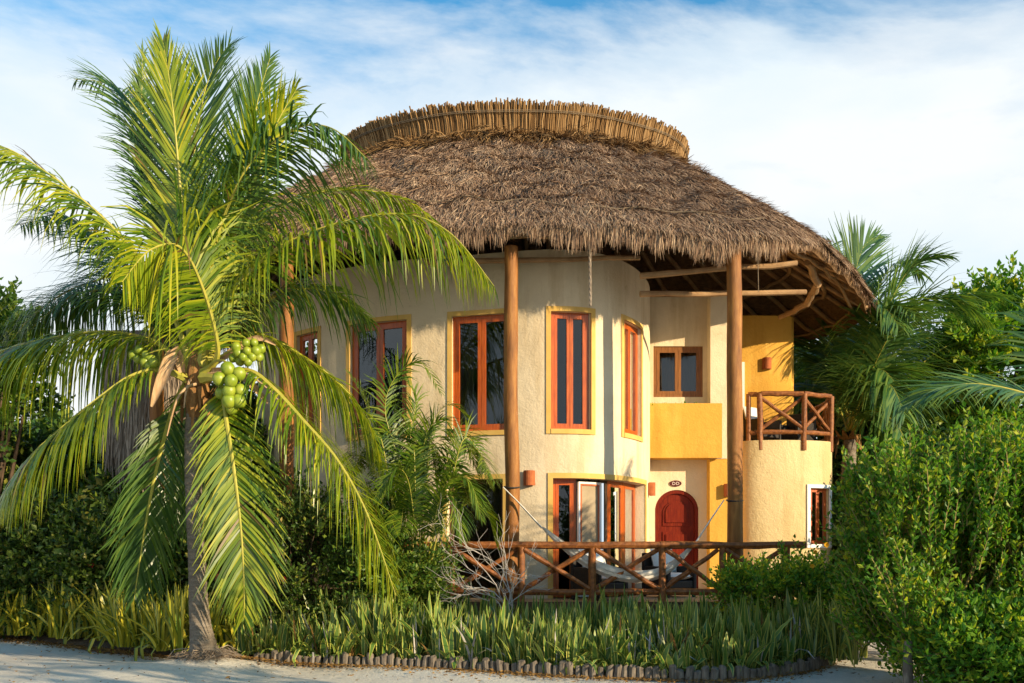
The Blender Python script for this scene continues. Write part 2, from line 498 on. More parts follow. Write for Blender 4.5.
def wall(path, z0, z1, openings, thick, m_out=0, m_in=1, m_rev=0, step=.12):
    g = Geo()
    sb = set([0, path.L])
    zb = set([z0, z1])
    for a, b, c, d in openings:
        sb |= {a, b}; zb |= {c, d}
    sb = sorted(sb)
    S = []
    for a, b in zip(sb[:-1], sb[1:]):
        k = max(1, int((b - a) / step))
        S += list(np.linspace(a, b, k, endpoint=False))
    S = np.array(S + [sb[-1]])
    Z = np.array(sorted(zb))
    for off, m, flip in ((0, m_out, 0), (-thick, m_in, 1)):
        xy = path.pos(S, off)
        V = np.zeros((len(S), len(Z), 3))
        V[:, :, :2] = xy[:, None]
        V[:, :, 2] = Z[None]
        Q = []
        for i in range(len(S) - 1):
            sm = (S[i] + S[i + 1]) / 2
            for j in range(len(Z) - 1):
                zm = (Z[j] + Z[j + 1]) / 2
                if any(a < sm < b and c < zm < d for a, b, c, d in openings):
                    continue
                k = len(Z)
                q = [i * k + j, (i + 1) * k + j, (i + 1) * k + j + 1, i * k + j + 1]
                Q.append(q[::-1] if flip else q)
        g.add(V, Q, m)
    for a, b, c, d in openings:
        ss = np.unique(np.concatenate([[a], S[(S > a) & (S < b)], [b]]))
        o, i_ = path.pos(ss, 0), path.pos(ss, -thick)
        for z, fl in ((c, 0), (d, 1)):
            P = np.stack([np.c_[o, np.full(len(ss), z)], np.c_[i_, np.full(len(ss), z)]], 0)
            g.grid(P, m_rev)
        for s_ in (a, b):
            o, i_ = path.pos(s_, 0), path.pos(s_, -thick)
            g.add([[*o, c], [*i_, c], [*i_, d], [*o, d]], [[0, 1, 2, 3]], m_rev)
    o, i_ = path.pos(S, 0), path.pos(S, -thick)
    g.grid(np.stack([np.c_[o, np.full(len(S), z1)], np.c_[i_, np.full(len(S), z1)]], 0), m_out)
    return g


def band(g, path, s0, s1, z0, z1, o0, o1, m=0):
    k = max(1, int((s1 - s0) / .1))
    S = np.linspace(s0, s1, k + 1)
    a, b = path.pos(S, o0), path.pos(S, o1)
    ring = np.stack([np.c_[a, np.full(k + 1, z0)], np.c_[b, np.full(k + 1, z0)], np.c_[b, np.full(k + 1, z1)], np.c_[a, np.full(k + 1, z1)]], 1)
    base = g.n
    g.grid(ring, m, close=True)
    g.F.append((np.array([[0, 1, 2, 3]]) + base, m))
    g.F.append((np.array([[3, 2, 1, 0]]) + base + k * 4, m))


def surround(path, s0, s1, z0, z1, w, parent, material, sill=True, o0=-.02, o1=.018):
    g = Geo()
    band(g, path, s0 - w, s0, z0 if not sill else z0 - w, z1 + w, o0, o1)
    band(g, path, s1, s1 + w, z0 if not sill else z0 - w, z1 + w, o0, o1)
    band(g, path, s0, s1, z1, z1 + w, o0, o1)
    if sill:
        band(g, path, s0, s1, z0 - w, z0, o0, o1 + .01)
    return g.build('surround', material, parent)


def casement(A, B, z0, z1, leaves=2, parent=None, name='window', fw=.06, st=.06, dep=.05, material=None, material2=None, pane='glass', bottom=None):
    """frame with `leaves` sashes between the plan points A, B; panes are sub-parts"""
    A, B = np.array([*A, 0.]), np.array([*B, 0.])
    L = np.linalg.norm(B - A)
    u = (B - A) / L
    v = np.array([u[1], -u[0], 0])          # outward
    w = np.array([0, 0, 1.])
    g = Geo()
    mt = [material or M['redwood'], material2 or M['redwood']]

    def bar(a, b, c, d, e=dep, off=0, m=0):
        g.box(A + u * (a + b) / 2 + w * (c + d) / 2 + v * off, ((b - a) / 2, e / 2, (d - c) / 2), u, v, w, m)
    bar(0, fw, z0, z1); bar(L - fw, L, z0, z1)
    bar(fw, L - fw, z1 - fw, z1); bar(fw, L - fw, z0, z0 + fw)
    iw = (L - 2 * fw) / leaves
    zz0, zz1 = z0 + fw, z1 - fw
    bt = bottom or st
    panes = []
    for i in range(leaves):
        a = fw + i * iw + .003
        b = a + iw - .006
        bar(a, a + st, zz0, zz1, dep * .7, .012, 1); bar(b - st, b, zz0, zz1, dep * .7, .012, 1)
        bar(a + st, b - st, zz1 - st, zz1, dep * .7, .012, 1); bar(a + st, b - st, zz0, zz0 + bt, dep * .7, .012, 1)
        panes.append((a + st, b - st, zz0 + bt, zz1 - st))
    fr = g.build(name, mt, parent)
    for a, b, c, d in panes:
        p = Geo()
        p.box(A + u * (a + b) / 2 + w * (c + d) / 2 + v * .005, ((b - a) / 2, .004, (d - c) / 2), u, v, w)
        p.build('pane', M[pane], fr)
    return fr


FL0, FL1, WTOP = .75, 3.62, 6.86
main = Path([(2.72, 25.5), (2.0, 27.4), (-.5, 28.0), (-3.6, 27.2), (-5.5, 25.2), (-5.75, 22.8), (-5.05, 20.7), (-3.9, 19.25), (-2.4, 18.3), (-.65, 17.8), (.3, 17.55), (.75, 17.5),
             (1.25, 17.58), (1.77, 17.92), (2.16, 18.42), (2.45, 19.0), (2.67, 19.65), (2.80, 20.3), (2.86, 20.95), (2.88, 22.5), (2.84, 24.3), (2.72, 25.5)])
PX = main.at_px
up = [(PX(297), PX(318), 3.72, 5.78), (PX(350), PX(407), 3.72, 5.78), (PX(452), PX(510), 3.72, 5.78), (PX(551), PX(591), 3.72, 5.78), (PX(623.5), PX(641), 3.74, 5.80)]
lo = [(PX(447), PX(503), FL0, 2.86), (PX(553), PX(645), FL0, 2.86)]
wm = wall(main, .0, WTOP, up + lo, .3)
wall_o = wm.build('wall', [M['cream'], M['interior']], villa, smooth=True)
wall_o['label'] = 'rounded cream stucco main wall'

for s0, s1, z0, z1 in up:
    wo = casement(main.pos(s0, -.1), main.pos(s1, -.1), z0, z1, 2, villa, fw=.05, st=.055 if s1 - s0 < .95 else .07, dep=.07)
    surround(main, s0, s1, z0, z1, .085, wo, M['trim'])
# lower left glazed door
s0, s1, z0, z1 = lo[0]
wo = casement(main.pos(s0, -.18), main.pos(s1, -.18), z0 + .01, z1, 1, villa, 'glass_door', fw=.05, st=.03, material=M['darkwood'], material2=M['darkwood'])
surround(main, s0, s1, z0, z1, .085, wo, M['trim'], sill=False)
# lower right, four leaves along the curve
s0, s1, z0, z1 = lo[1]
sp = [PX(553) + .0, PX(581), PX(607.5), PX(619), PX(633), ]
q = np.linspace(s0, s1, 5)
first = None
cuts = [s0, PX(580.5), PX(607), PX(616), PX(633), s1]
for i in range(5):
    a, b = cuts[i], cuts[i + 1]
    A, B = main.pos(a, -.22), main.pos(b, -.22)
    if i == 1:      # white screen leaf stands a little proud
        A, B = main.pos(a + .01, -.14), main.pos(b, -.17)
        wo = casement(A, B, z0 + .02, z1 - .05, 1, villa, 'screen_door', fw=.035, st=.03, material=M['white'], material2=M['redwood'], pane='screen')
        wo['label'] = 'white framed screen leaf'
    elif i == 2:
        wo = casement(A, B, z0 + .01, z1, 1, villa, 'glass_door', fw=.03, st=.02, material=M['darkwood'], material2=M['darkwood'])
    else:
        wo = casement(A, B, z0 + .01, z1, 1, villa, 'glass_door', fw=.055, st=.055)
    if i == 0:
        surround(main, s0, s1, z0, z1, .09, wo, M['trim'], sill=False)


# curtains inside the windows
def curtain(A, B, z0, z1, m, parent, amp=.04, k=9):
    A, B = np.asarray(A), np.asarray(B)
    t = np.linspace(0, 1, 60)
    u = (B - A) / np.linalg.norm(B - A)
    nv = np.array([u[1], -u[0]])
    P = A + (B - A) * t[:, None] + nv * (amp * np.sin(t * k * 2 * math.pi))[:, None]
    g = Geo()
    g.grid(np.stack([np.c_[P, np.full(60, z0)], np.c_[P, np.full(60, z1)]], 0))
    return g.build('curtain', m, parent, smooth=True)


curtain(main.pos(up[2][0] + .03, -.42), main.pos(up[2][0] + .28, -.42), 3.66, 5.9, M['curtain'], villa, .03, 3)
curtain(main.pos(up[2][1] - .42, -.45), main.pos(up[2][1] - .30, -.45), 3.66, 5.9, M['curtain'], villa, .02, 2)
curtain(main.pos(lo[0][0] + .05, -.5), main.pos(lo[0][1] - .02, -.5), .8, 2.95, M['curtain'], villa, .04, 6)
curtain(main.pos(cuts[1], -.5), main.pos(cuts[2], -.5), .8, 2.95, M['curtain'], villa, .04, 4)
curtain(main.pos(cuts[3] - .1, -.5), main.pos(cuts[4], -.5), .8, 2.95, M['curtain'], villa, .03, 4)
g = Geo()          # arched peach panel standing in for a sunlit arch reflected in the lower left glazing
a0, b0 = main.pos(lo[0][0] + .1, -.42), main.pos(lo[0][0] + .62, -.42)
th = np.linspace(0, math.pi, 20)
prof = [(0, .8), (1, .8)] + [(.5 + .5 * math.cos(t), 2.2 + .4 * math.sin(t)) for t in th]
uu = np.array([*(b0 - a0), 0])
poly = [np.array([*a0, z]) + uu * x for x, z in prof]
g.prism(poly, np.array([-uu[1], uu[0], 0]) / np.linalg.norm(uu) * .04)
g.build('curtain', M['peach'], villa)  # not cloth: added panel, the reflection put into its shape and colour

# floors and ceilings of the rooms
ins = main.pos(np.linspace(0, main.L, 120), -.15)
for z, th_, nm, m in ((FL0 - .1, .1, 'floor', 'deck'), (3.30, .30, 'floor', 'interior'), (6.70, .1, 'ceiling', 'darkwood')):
    g = Geo()
    g.prism(np.c_[ins[:-1], np.full(len(ins) - 1, z)], (0, 0, th_))
    g.build(nm, M[m], villa)

# entry recess: arched door in its wall
DY = 20.8
xL, xR = 2.70, 4.12
dx0, dx1 = at(655, 0, DY)[0], at(698.5, 0, DY)[0]
zs, zt = 2.42, 2.85            # spring line, top of the arch
dc, hw = (dx0 + dx1) / 2, (dx1 - dx0) / 2


def arch_z(x, w=hw, s=zs, t=zt):
    return s + (t - s) * np.sqrt(np.maximum(0, 1 - ((x - dc) / w) ** 2))


g = Geo()
xx = np.concatenate([[xL], dc + hw * np.cos(np.linspace(math.pi, 0, 33)), [xR]])
zb = np.concatenate([[FL0], arch_z(xx[1:-1]), [FL0]])
for i in range(len(xx) - 1):
    if i == 0 or i == len(xx) - 2:
        za = zb_ = FL0
    else:
        za, zb_ = zb[i], zb[i + 1]
    g.add([[xx[i], DY, za], [xx[i + 1], DY, zb_], [xx[i + 1], DY, 3.6], [xx[i], DY, 3.6]], [[0, 1, 2, 3]])
ar = np.concatenate([[[dx0, FL0]], np.c_[xx[1:-1], zb[1:-1]], [[dx1, FL0]]])
g.grid(np.stack([np.c_[ar[:, 0], np.full(len(ar), DY), ar[:, 1]], np.c_[ar[:, 0], np.full(len(ar), DY + .25), ar[:, 1]]], 0))
# upper recess wall with its window opening
wx0, wx1, wz0, wz1 = at(653.5, 0, DY)[0], at(703, 0, DY)[0], 4.78, 5.84
for a, b, c, d in ((xL, wx0, 3.6, WTOP), (wx1, xR, 3.6, WTOP), (wx0, wx1, 3.6, wz0), (wx0, wx1, wz1, WTOP)):
    g.add([[a, DY, c], [b, DY, c], [b, DY, d], [a, DY, d]], [[0, 1, 2, 3]])
for a, b in (((wx0, wz0), (wx1, wz0)), ((wx1, wz0), (wx1, wz1)), ((wx1, wz1), (wx0, wz1)), ((wx0, wz1), (wx0, wz0))):
    g.add([[a[0], DY, a[1]], [b[0], DY, b[1]], [b[0], DY + .25, b[1]], [a[0], DY + .25, a[1]]], [[0, 1, 2, 3]])
ow = g.build('recess_wall', M['cream'], villa)
casement((wx0, DY + .06), (wx1, DY + .06), wz0, wz1, 2, villa, fw=.07, st=.06, material=M['brownwood'], material2=M['brownwood'])
g = Geo()
g.aabb(2.6, 4.3, DY + 1.2, DY + 1.3, FL0, WTOP)
g.build('room_wall', M['interior'], villa)
curtain((wx0, DY + .4), (wx1, DY + .4), 4.7, 5.9, M['curtain'], villa, .03, 7)

# door: arched frame, leaf, panels, handle
g = Geo()


def arch_poly(w, s, t, z0, y, n=25):
    th = np.linspace(0, math.pi, n)
    return np.array([(dc - w, y, z0), (dc + w, y, z0)] + [(dc + w * math.cos(a), y, s + (t - s) * math.sin(a)) for a in th])


oo, ii = arch_poly(hw - .004, zs, zt - .004, FL0 + .01, 0), arch_poly(hw - .075, zs, zt - .075, FL0 + .01, 0)
for y0, y1 in ((DY + .02, DY + .12),):
    k = len(oo)
    for i in list(range(1, k - 1)) + [k - 1]:
        j = (i + 1) % k
        if (i, j) == (k - 1, 0):
            pass
        P8 = [oo[i], oo[j], ii[j], ii[i]]
        g.hexa([p + np.array([0, y0, 0]) for p in P8] + [p + np.array([0, y1, 0]) for p in P8])
door = g.build('door', M['doorwood'], villa)
door['label'] = 'arched dark red wooden front door'
g = Geo()
g.prism(arch_poly(hw - .08, zs, zt - .08, FL0 + .02, DY + .07), (0, .05, 0))
g.build('door_leaf', M['doorwood'], door)
for a, b, c, d, arch in ((-.28, .28, FL0 + .14, 1.32, 0), (-.28, .28, 1.45, 1.98, 0), (-.28, .28, 2.1, 2.36, 1)):
    g = Geo()
    P = [(dc + a, DY + .07, c), (dc + b, DY + .07, c)]
    if arch:
        P += [(dc + .28 * math.cos(t), DY + .07, d + .26 * math.sin(t)) for t in np.linspace(0, math.pi, 15)]
    else:
        P += [(dc + b, DY + .07, d), (dc + a, DY + .07, d)]
    P = np.array(P)
    c0 = P.mean(0)
    g.prism(P, (0, -.022, 0))
    g.prism(c0 + (P - c0) * .80 - np.array([0, .022, 0]), (0, -.026, 0))
    g.build('door_panel', M['doorwood'], door)
g = Geo()
g.rod((dc - .31, DY + .07, 1.75), (dc - .31, DY + .0, 1.75), .018)
g.rod((dc - .31, DY + .0, 1.75), (dc - .2, DY + .0, 1.75), .014)
g.build('handle', M['metal'], door)

# pier between recess and wing, and the planter parapet
g = Geo()
g.aabb(4.06, 4.40, 20.46, 21.6, 3.47, WTOP, 0)
g.build('pier', M['cream'], villa)
g = Geo()
g.aabb(4.05, 4.60, 20.48, 21.6, FL0, 3.466, 0)
g.build('pier', M['ochre'], villa)
g = Geo()
g.aabb(4.404, 4.66, 20.56, 21.6, 3.47, WTOP, 0)
g.build('pier', M['ochre'], villa)
g = Geo()
px0, px1 = 2.66, 4.19
px0, px1 = 2.60, 4.265
g.aabb(px0, px1, 20.3, 20.41, 3.472, 4.58)
g.aabb(px0, px1 - .12, 20.41, 20.79, 3.474, 4.40)
g.build('parapet', M['ochre'], villa)['label'] = 'ochre planter parapet over the entry'

# right wing
KW = 1.085
wing = Path([(x * KW, y * KW) for x, y in [(4.26, 21.8), (4.22, 20.6), (4.26, 19.5), (4.5, 19.05), (5.0, 18.93), (5.4, 18.96), (5.75, 19.04), (6.08, 19.2), (6.24, 19.5), (6.34, 20.0), (6.42, 20.8), (6.44, 21.8), (6.42, 24.5)]])
WZ = 3.86
wa, wb = wing.at_px(810), wing.at_px(829)
wop = [(wa, wb, 1.72, 2.88)]
wall(wing, 0, WZ, wop, .25).build('wall', [M['yellow'], M['interior']], villa, smooth=True)['label'] = 'yellow rough stucco wing wall below the balcony'
wo = casement(wing.pos(wa, -.08), wing.pos(wb, -.08), 1.72, 2.88, 2, villa, fw=.045, st=.035)
surround(wing, wa, wb, 1.72, 2.88, .075, wo, M['white'], o1=.03)
wi = wing.pos(np.linspace(0, wing.L, 50), -.1)
g = Geo()
g.prism(np.c_[wi, np.full(len(wi), 3.66)], (0, 0, .17))
g.build('balcony_floor', M['deck'], villa)
# upper wing room
UY = 23.0
uw = Path([(4.6, UY - .02), (5.6, UY - .06), (6.34, UY), (6.50, UY + .14), (6.54, UY + .5), (6.54, 26.5)])
wall(uw, 3.7, 6.98, [], .25).build('wall', [M['ochre'], M['interior']], villa, smooth=True)['label'] = 'ochre upper wall behind the balcony'
g = Geo()
g.aabb(4.80, 5.32, UY - .13, UY - .065, 3.84, 5.9)
bd = g.build('balcony_door', M['white'], villa)
g = Geo()
g.aabb(4.87, 5.25, UY - .139, UY - .131, 3.95, 5.82)
g.build('pane', M['glass'], bd)
g = Geo()
g.aabb(-5.2, 6.2, 26.3, 26.5, 0, 6.5)
g.build('back_wall', M['cream'], villa)

# terrace
g = Geo()
g.aabb(-5.4, 4.62, 16.12, 20.9, FL0 - .12, FL0)
ter = g.build('terrace', M['deck'], villa)
g = Geo()
g.aabb(-5.45, 4.66, 16.02, 16.118, FL0 - .2, FL0 + .015)
g.build('fascia', M['darkwood'], ter)
for x0, x1 in ((-1.05, -.25), (1.4, 1.9), (2.25, 3.2), (-3.6, -2.9), (-4.9, -4.3)):
    g = Geo()
    g.aabb(x0, x1, 16.3, 16.6, -.05, FL0 - .2)
    g.build('foundation', M['yellow'], ter)

# columns
COLS = [(511.5, 16.55, .115), (734.5, 16.5, .125), (287, 16.7, .12), (157, 18.9, .13)]
COLXY = []
for px, y, r in COLS:
    x = (px - 512) * y / F
    COLXY.append((x, y))
    g = Geo()
    z = np.linspace(.0, 6.62, 14)
    P = np.c_[np.full(14, x) + np.cumsum(rng.normal(0, .007, 14)), np.full(14, y) + np.cumsum(rng.normal(0, .006, 14)), z]
    P[:, 0] -= P[:, 0].mean() - x
    g.tube(P, r * (1.06 - .1 * z / 7) * (1 + rng.normal(0, .03, 14)), 16)
    g.build('column', M['colwood'], villa, smooth=True)

# ------------------------------------------------------------------ roof
CE, AE, BE = np.array([.2, 22.5]), 8.1, 6.3
CT, AT, BT, ZT = np.array([.06, 21.95]), 3.55, 2.35, 9.76


EV = Path([(8.2, 23.0), (7.95, 25.2), (6.4, 27.3), (3, 28.6), (-3, 28.6), (-6.4, 26.6), (-7.9, 23.0), (-7.3, 19.6), (-5.4, 17.3), (-2.4, 16.25), (.5, 16.12), (2.9, 16.15),
           (4.3, 16.55), (5.25, 17.6), (6.2, 18.95), (7.2, 20.7)], closed=True)
_a = np.mod(np.arctan2(EV.P[:-1, 1] - CE[1], EV.P[:-1, 0] - CE[0]), 2 * math.pi)
_r = np.hypot(EV.P[:-1, 1] - CE[1], EV.P[:-1, 0] - CE[0])
_o = np.argsort(_a)
EAVE_A = np.concatenate([[_a[_o][-1] - 2 * math.pi], _a[_o], [_a[_o][0] + 2 * math.pi]])
EAVE_R = np.concatenate([[_r[_o][-1]], _r[_o], [_r[_o][0]]])


def ring_eave(th, grow=0.0):
    r = np.interp(np.mod(th, 2 * math.pi), EAVE_A, EAVE_R) + grow
    return np.stack([CE[0] + r * np.cos(th), CE[1] + r * np.sin(th)], -1)


def ring_top(th):
    return np.stack([CT[0] + AT * np.cos(th), CT[1] + BT * np.sin(th)], -1)


def eave_z(xy):
    x, y = xy[..., 0], xy[..., 1]
    front = np.exp(-((y - 16.4) / 1.5) ** 2)
    return 6.98 + .26 * np.clip((x - 4.2) / 1.5, 0, 1) + front * (-.24 * np.exp(-((x - 3.3) / .9) ** 2) + .04 * np.sin(x * 2.1)) + .05 * np.sin(x * 1.7 + y)


def roofP(th, t, lift=0.0):
    e, tp = ring_eave(th), ring_top(th)
    t_ = t[..., None] if np.ndim(t) else t
    xy = e + (tp - e) * t_
    ez = eave_z(e)
    b = .02 * np.sin(math.pi * np.clip(t, 0, 1)) - .10 * np.exp(-t / .05) + .05 * np.sin(th * 17 + t * 9) * np.sin(th * 5 + t * 14) + .03 * np.sin(th * 41 + 3 * np.sin(t * 11)) + .045 * (np.mod(t * 6.5 + .25 * np.sin(th * 9), 1.0) - .5) * (t > .06)
    z = ez + (ZT - ez) * t + b + lift
    return np.concatenate([xy, z[..., None]], -1)


roof = thing('roof_root', (0, 0, 0), None, None)
bpy.data.objects.remove(roof)
g = Geo()
TH = np.linspace(0, 2 * math.pi, 220, endpoint=False)
tt = np.concatenate([[0, .015, .035, .06], np.linspace(.1, 1.02, 60)])
G_ = np.stack([roofP(TH, np.full_like(TH, t)) for t in tt], 0)
g.grid(G_, 0, close=True)
# top closed by a low dome
cen = np.array([*CT, ZT + .55])
rows = [roofP(TH, np.full_like(TH, 1.02))]
for k in (.75, .5, .25, .02):
    r_ = cen + (rows[0] - cen) * k
    r_[:, 2] = cen[2] - .4 * k ** 2
    rows.append(r_)
g.grid(np.stack(rows, 0), 0, close=True)
# underside
th2 = np.stack([roofP(TH, np.full_like(TH, t), 0) for t in (0, .02, .1, .3, .5, .7, .9, 1.0)], 0)
U_ = th2.copy()
U_[0, :, 2] -= .02
U_[1:, :, 2] -= .33
U_[1, :, 2] += .03
g.grid(U_[::-1], 1, close=True)
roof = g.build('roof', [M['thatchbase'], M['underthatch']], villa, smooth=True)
roof['label'] = 'brown palm thatch roof'

# straw blades on the surface
def straw(n, t_rng, L, W, lift, th_rng=None, mname='thatch', name='thatch_straw', hang=0.0, sidej=.25, parent=None, geo=None, bias=None):
    th = rng.uniform(*(th_rng or (0, 2 * math.pi)), n)
    t = t_rng[0] + (t_rng[1] - t_rng[0]) * rng.random(n) ** (bias or 1.25)
    P0 = roofP(th, t)
    e = 1e-3
    down = nrm(roofP(th, t - .02) - P0)
    side = nrm(roofP(th + .01, t) - P0)
    nor = nrm(np.cross(side, -down))
    nor *= np.sign(nor[:, 2:3])
    l = rng.uniform(*L, n)[:, None]
    d = nrm(down + side * rng.normal(0, sidej, n)[:, None])
    a = rng.uniform(*lift, n)[:, None]
    p0 = P0 + nor * .01
    p1 = p0 + d * l * .5 + nor * a
    p2 = p0 + d * l + nor * a * 1.1 + np.array([0, 0, -1]) * hang * l + side * rng.normal(0, .03, n)[:, None]
    w = rng.uniform(*W, n)[:, None]
    sv = nrm(np.cross(d, nor + rng.normal(0, .5, (n, 3))))
    geo.ribbon(np.stack([p0, p1, p2], 1), np.stack([sv * w, sv * w * .8, sv * w * .15], 1))


g = Geo()
front = (math.pi * .92, math.pi * 2.15)
straw(125000, (.0, 1.0), (.13, .32), (.0035, .009), (.006, .038), front, geo=g, sidej=.3)
straw(9000, (.0, 1.0), (.22, .5), (.012, .022), (.01, .07), (math.pi * .15, math.pi * .92), geo=g)
g.build('straw', M['thatch'], roof)
# hanging fringe along the eave
g = Geo()


def fringe(n, th_rng):
    th = rng.uniform(*th_rng, n)
    t = rng.uniform(-.004, .045, n)
    P0 = roofP(th, t)
    e = ring_eave(th)
    out = nrm(np.c_[e - CE, np.zeros(n)])
    side = nrm(np.cross(out, [0, 0, 1.0]))
    lump = .13 * np.sin(th * 61) * np.sin(th * 23 + 1) + .10 * np.sin(th * 131 + 2)
    l = np.clip(rng.normal(.25, .05, n) + lump * .5, .08, .5)
    cx = e[:, 0]
    notch = np.exp(-((cx - .1) / .22) ** 2) * (e[:, 1] < 18)
    l = l * (1 - .6 * notch) * (1 - .7 * np.clip((cx - 4.2) / .8, 0, 1))
    l = l[:, None]
    depth = rng.uniform(-.25, .02, n)[:, None]
    P0 = P0 + out * 0 + np.array([0, 0, 1.]) * depth * .55
    j = rng.normal(0, .12, n)[:, None]
    p1 = P0 + out * .08 * l + np.array([0, 0, -.55]) * l + side * j * l * .5 - out * (-depth) * .0
    p2 = P0 + out * .05 * l + np.array([0, 0, -1.05]) * l + side * j * l
    w = rng.uniform(.003, .009, n)[:, None]
    sv = nrm(side + rng.normal(0, .4, (n, 3)))
    g.ribbon(np.stack([P0, p1, p2], 1), np.stack([sv * w, sv * w * .8, sv * w * .15], 1))


fringe(30000, (math.pi * .95, math.pi * 2.12))
fringe(3000, (math.pi * .12, math.pi * .95))
g.build('fringe', M['thatch'], roof)
# bound rim: the palm-leaf sticks standing round the top
g = Geo()
n = 1150
th = np.linspace(0, 2 * math.pi, n, endpoint=False) + rng.normal(0, .002, n)
for layer, (gr, nn) in enumerate(((.05, n), (-.02, n))):
    for a in th + layer * .006:
        b = ring_top(a)
        o = np.array([math.cos(a) * AT, math.sin(a) * BT]); o /= np.linalg.norm(o)
        z0 = ZT - .08 + rng.normal(0, .022)
        h = .62 + rng.normal(0, .016) + .02 * math.sin(a * 23) * math.sin(a * 7)
        p0 = np.array([*(b + o * (.03 + gr)), z0])
        p1 = np.array([*(b + o * (.085 + gr) + rng.normal(0, .010, 2)), z0 + h * .55])
        p2 = np.array([*(b + o * (.19 + gr) + rng.normal(0, .012, 2)), z0 + h])
        g.tube([p0, p1, p2], [.012, .015, .014], 4)
AA = np.linspace(0, 2 * math.pi, 160, endpoint=False)
OO = np.stack([np.cos(AA) * AT, np.sin(AA) * BT], -1); OO /= np.linalg.norm(OO, axis=1)[:, None]
g.grid(np.stack([np.c_[ring_top(AA) + OO * o_, np.full(160, ZT - .1 + z_)] for o_, z_ in ((.015, 0), (.06, .34), (.155, .60), (.11, .60), (.0, .34), (-.03, 0))], 0), 0, close=True)
rim = g.build('ridge_rim', M['reed'], roof)
g = Geo()
for zz, oo_ in ((.43, .215), (.455, .225)):
    P = []
    for a in np.linspace(0, 2 * math.pi, 160):
        b = ring_top(a)
        o = np.array([math.cos(a) * AT, math.sin(a) * BT]); o /= np.linalg.norm(o)
        P.append([*(b + o * oo_), ZT - .08 + zz + .01 * math.sin(a * 9)])
    g.tube(P, .0065, 5, cap=False)
g.build('rope', M['rope'], rim)
# thick loose layer where rim meets thatch
g = Geo()
straw(9000, (.90, 1.05), (.2, .5), (.005, .014), (.02, .13), front, geo=g, sidej=.5)
g.build('straw', M['reed'], roof)
# ropes lying over the thatch
for pts in ([(-2.3, .13), (-1.2, .155), (-.5, .15), (.0, .15), (.6, .13), (1.2, .06)], [(1.2, .06), (1.9, .10), (2.8, .12), (3.6, .10), (4.3, .085)]):
    ths = np.linspace(math.pi, 2 * math.pi, 1500)
    ex = ring_eave(ths)
    Pp = []
    tsm = np.linspace(0, 1, 60)
    kx = np.interp(tsm, np.linspace(0, 1, len(pts)), [p[0] for p in pts])
    kt = np.interp(tsm, np.linspace(0, 1, len(pts)), [p[1] for p in pts])
    for x, t in zip(kx, kt):
        a = ths[np.argmin(np.abs(ex[:, 0] - x / (1 - .45 * t)))]
        Pp.append(roofP(np.array([a]), np.array([t]))[0] + np.array([0, -.02, .03]))
    g = Geo()
    g.tube(Pp, .010, 6)
    g.build('rope', M['rope'], roof)
# rafters, purlins, tie beams
def under(a, t, dz=.40):
    return roofP(np.array([a]), np.array([t]))[0] - np.array([0, 0, dz])


for k in range(44):
    a = 2 * math.pi * (k + .5) / 44
    g = Geo()
    P = [under(a + rng.normal(0, .002), t, .40 if t > .05 else .22) for t in (.012, .12, .3, .55, .8, .97)]
    g.tube(P, [.045, .05, .055, .06, .06, .06], 7)
    g.build('rafter', M['palelog'], roof, smooth=True)
for t in (.10, .24, .42):
    g = Geo()
    g.tube([under(a, t, .47) + np.array([0, 0, .02 * math.sin(a * 13)]) for a in np.linspace(0, 2 * math.pi, 90)], .045 if t > .2 else .03, 7, cap=False)
    g.build('purlin', M['palelog'], roof, smooth=True)
for p, q_, r in ((at(640, 276, 17.3), at(797, 263, 17.4), .055), (at(640, 294, 17.8), at(806, 292, 18.2), .055), (at(808, 262, 19.0), at(818, 284, 19.7), .075),
                 (at(818, 284, 19.7), at(807, 304, 20.6), .075), (at(807, 304, 20.6), at(780, 317, 21.6), .065), (at(425, 262, 17.2), at(640, 258, 17.3), .05)):
    g = Geo()
    g.rod(p, q_, r, r * .85, 8, seg=6, wob=.012)
    g.build('beam', M['palelog'], roof, smooth=True)

# ------------------------------------------------------------------ log railings
def log_post(parent, x, y, z0, z1, r=.065):
    g = Geo()
    g.rod((x, y, z0), (x + rng.normal(0, .01), y, z1), r, r * .93, 9, seg=4, wob=.004)
    return g.build('post', M['log'], parent, smooth=True)


def log_bar(parent, nm, a, b, r, m='log', seg=5):
    g = Geo()
    g.rod(a, b, r, r * .9, 8, seg=seg, wob=.006)
    return g.build(nm, M[m], parent, smooth=True)


rail = thing('log_railing', (0, 0, 0), 'rustic brown log railing with crossed braces along the terrace edge', 'railing')
RY = 16.2
pxs = [-4.75, -3.35, -2.15, -.99, .146, 1.30, 2.43, 3.40, 4.45]
ztop, zbot = FL0 + .93, FL0 + .17
for x in pxs:
    log_post(rail, x, RY, FL0 - .35 if False else .1, ztop - .03)
for a, b in ((-4.95, -1.0), (-1.05, 2.5), (2.4, 4.75)):
    log_bar(rail, 'top_rail', (a, RY - .015, ztop), (b, RY - .015, ztop), .062, seg=9)
    log_bar(rail, 'bottom_rail', (a + .1, RY + .03, zbot), (b - .1, RY + .03, zbot), .055, seg=9)
for a, b in zip(pxs[:-1], pxs[1:]):
    log_bar(rail, 'brace', (a + .05, RY - .03, ztop - .07), (b - .05, RY - .03, zbot + .05), .042)
    log_bar(rail, 'brace', (a + .05, RY + .05, zbot + .05), (b - .05, RY + .05, ztop - .07), .042)

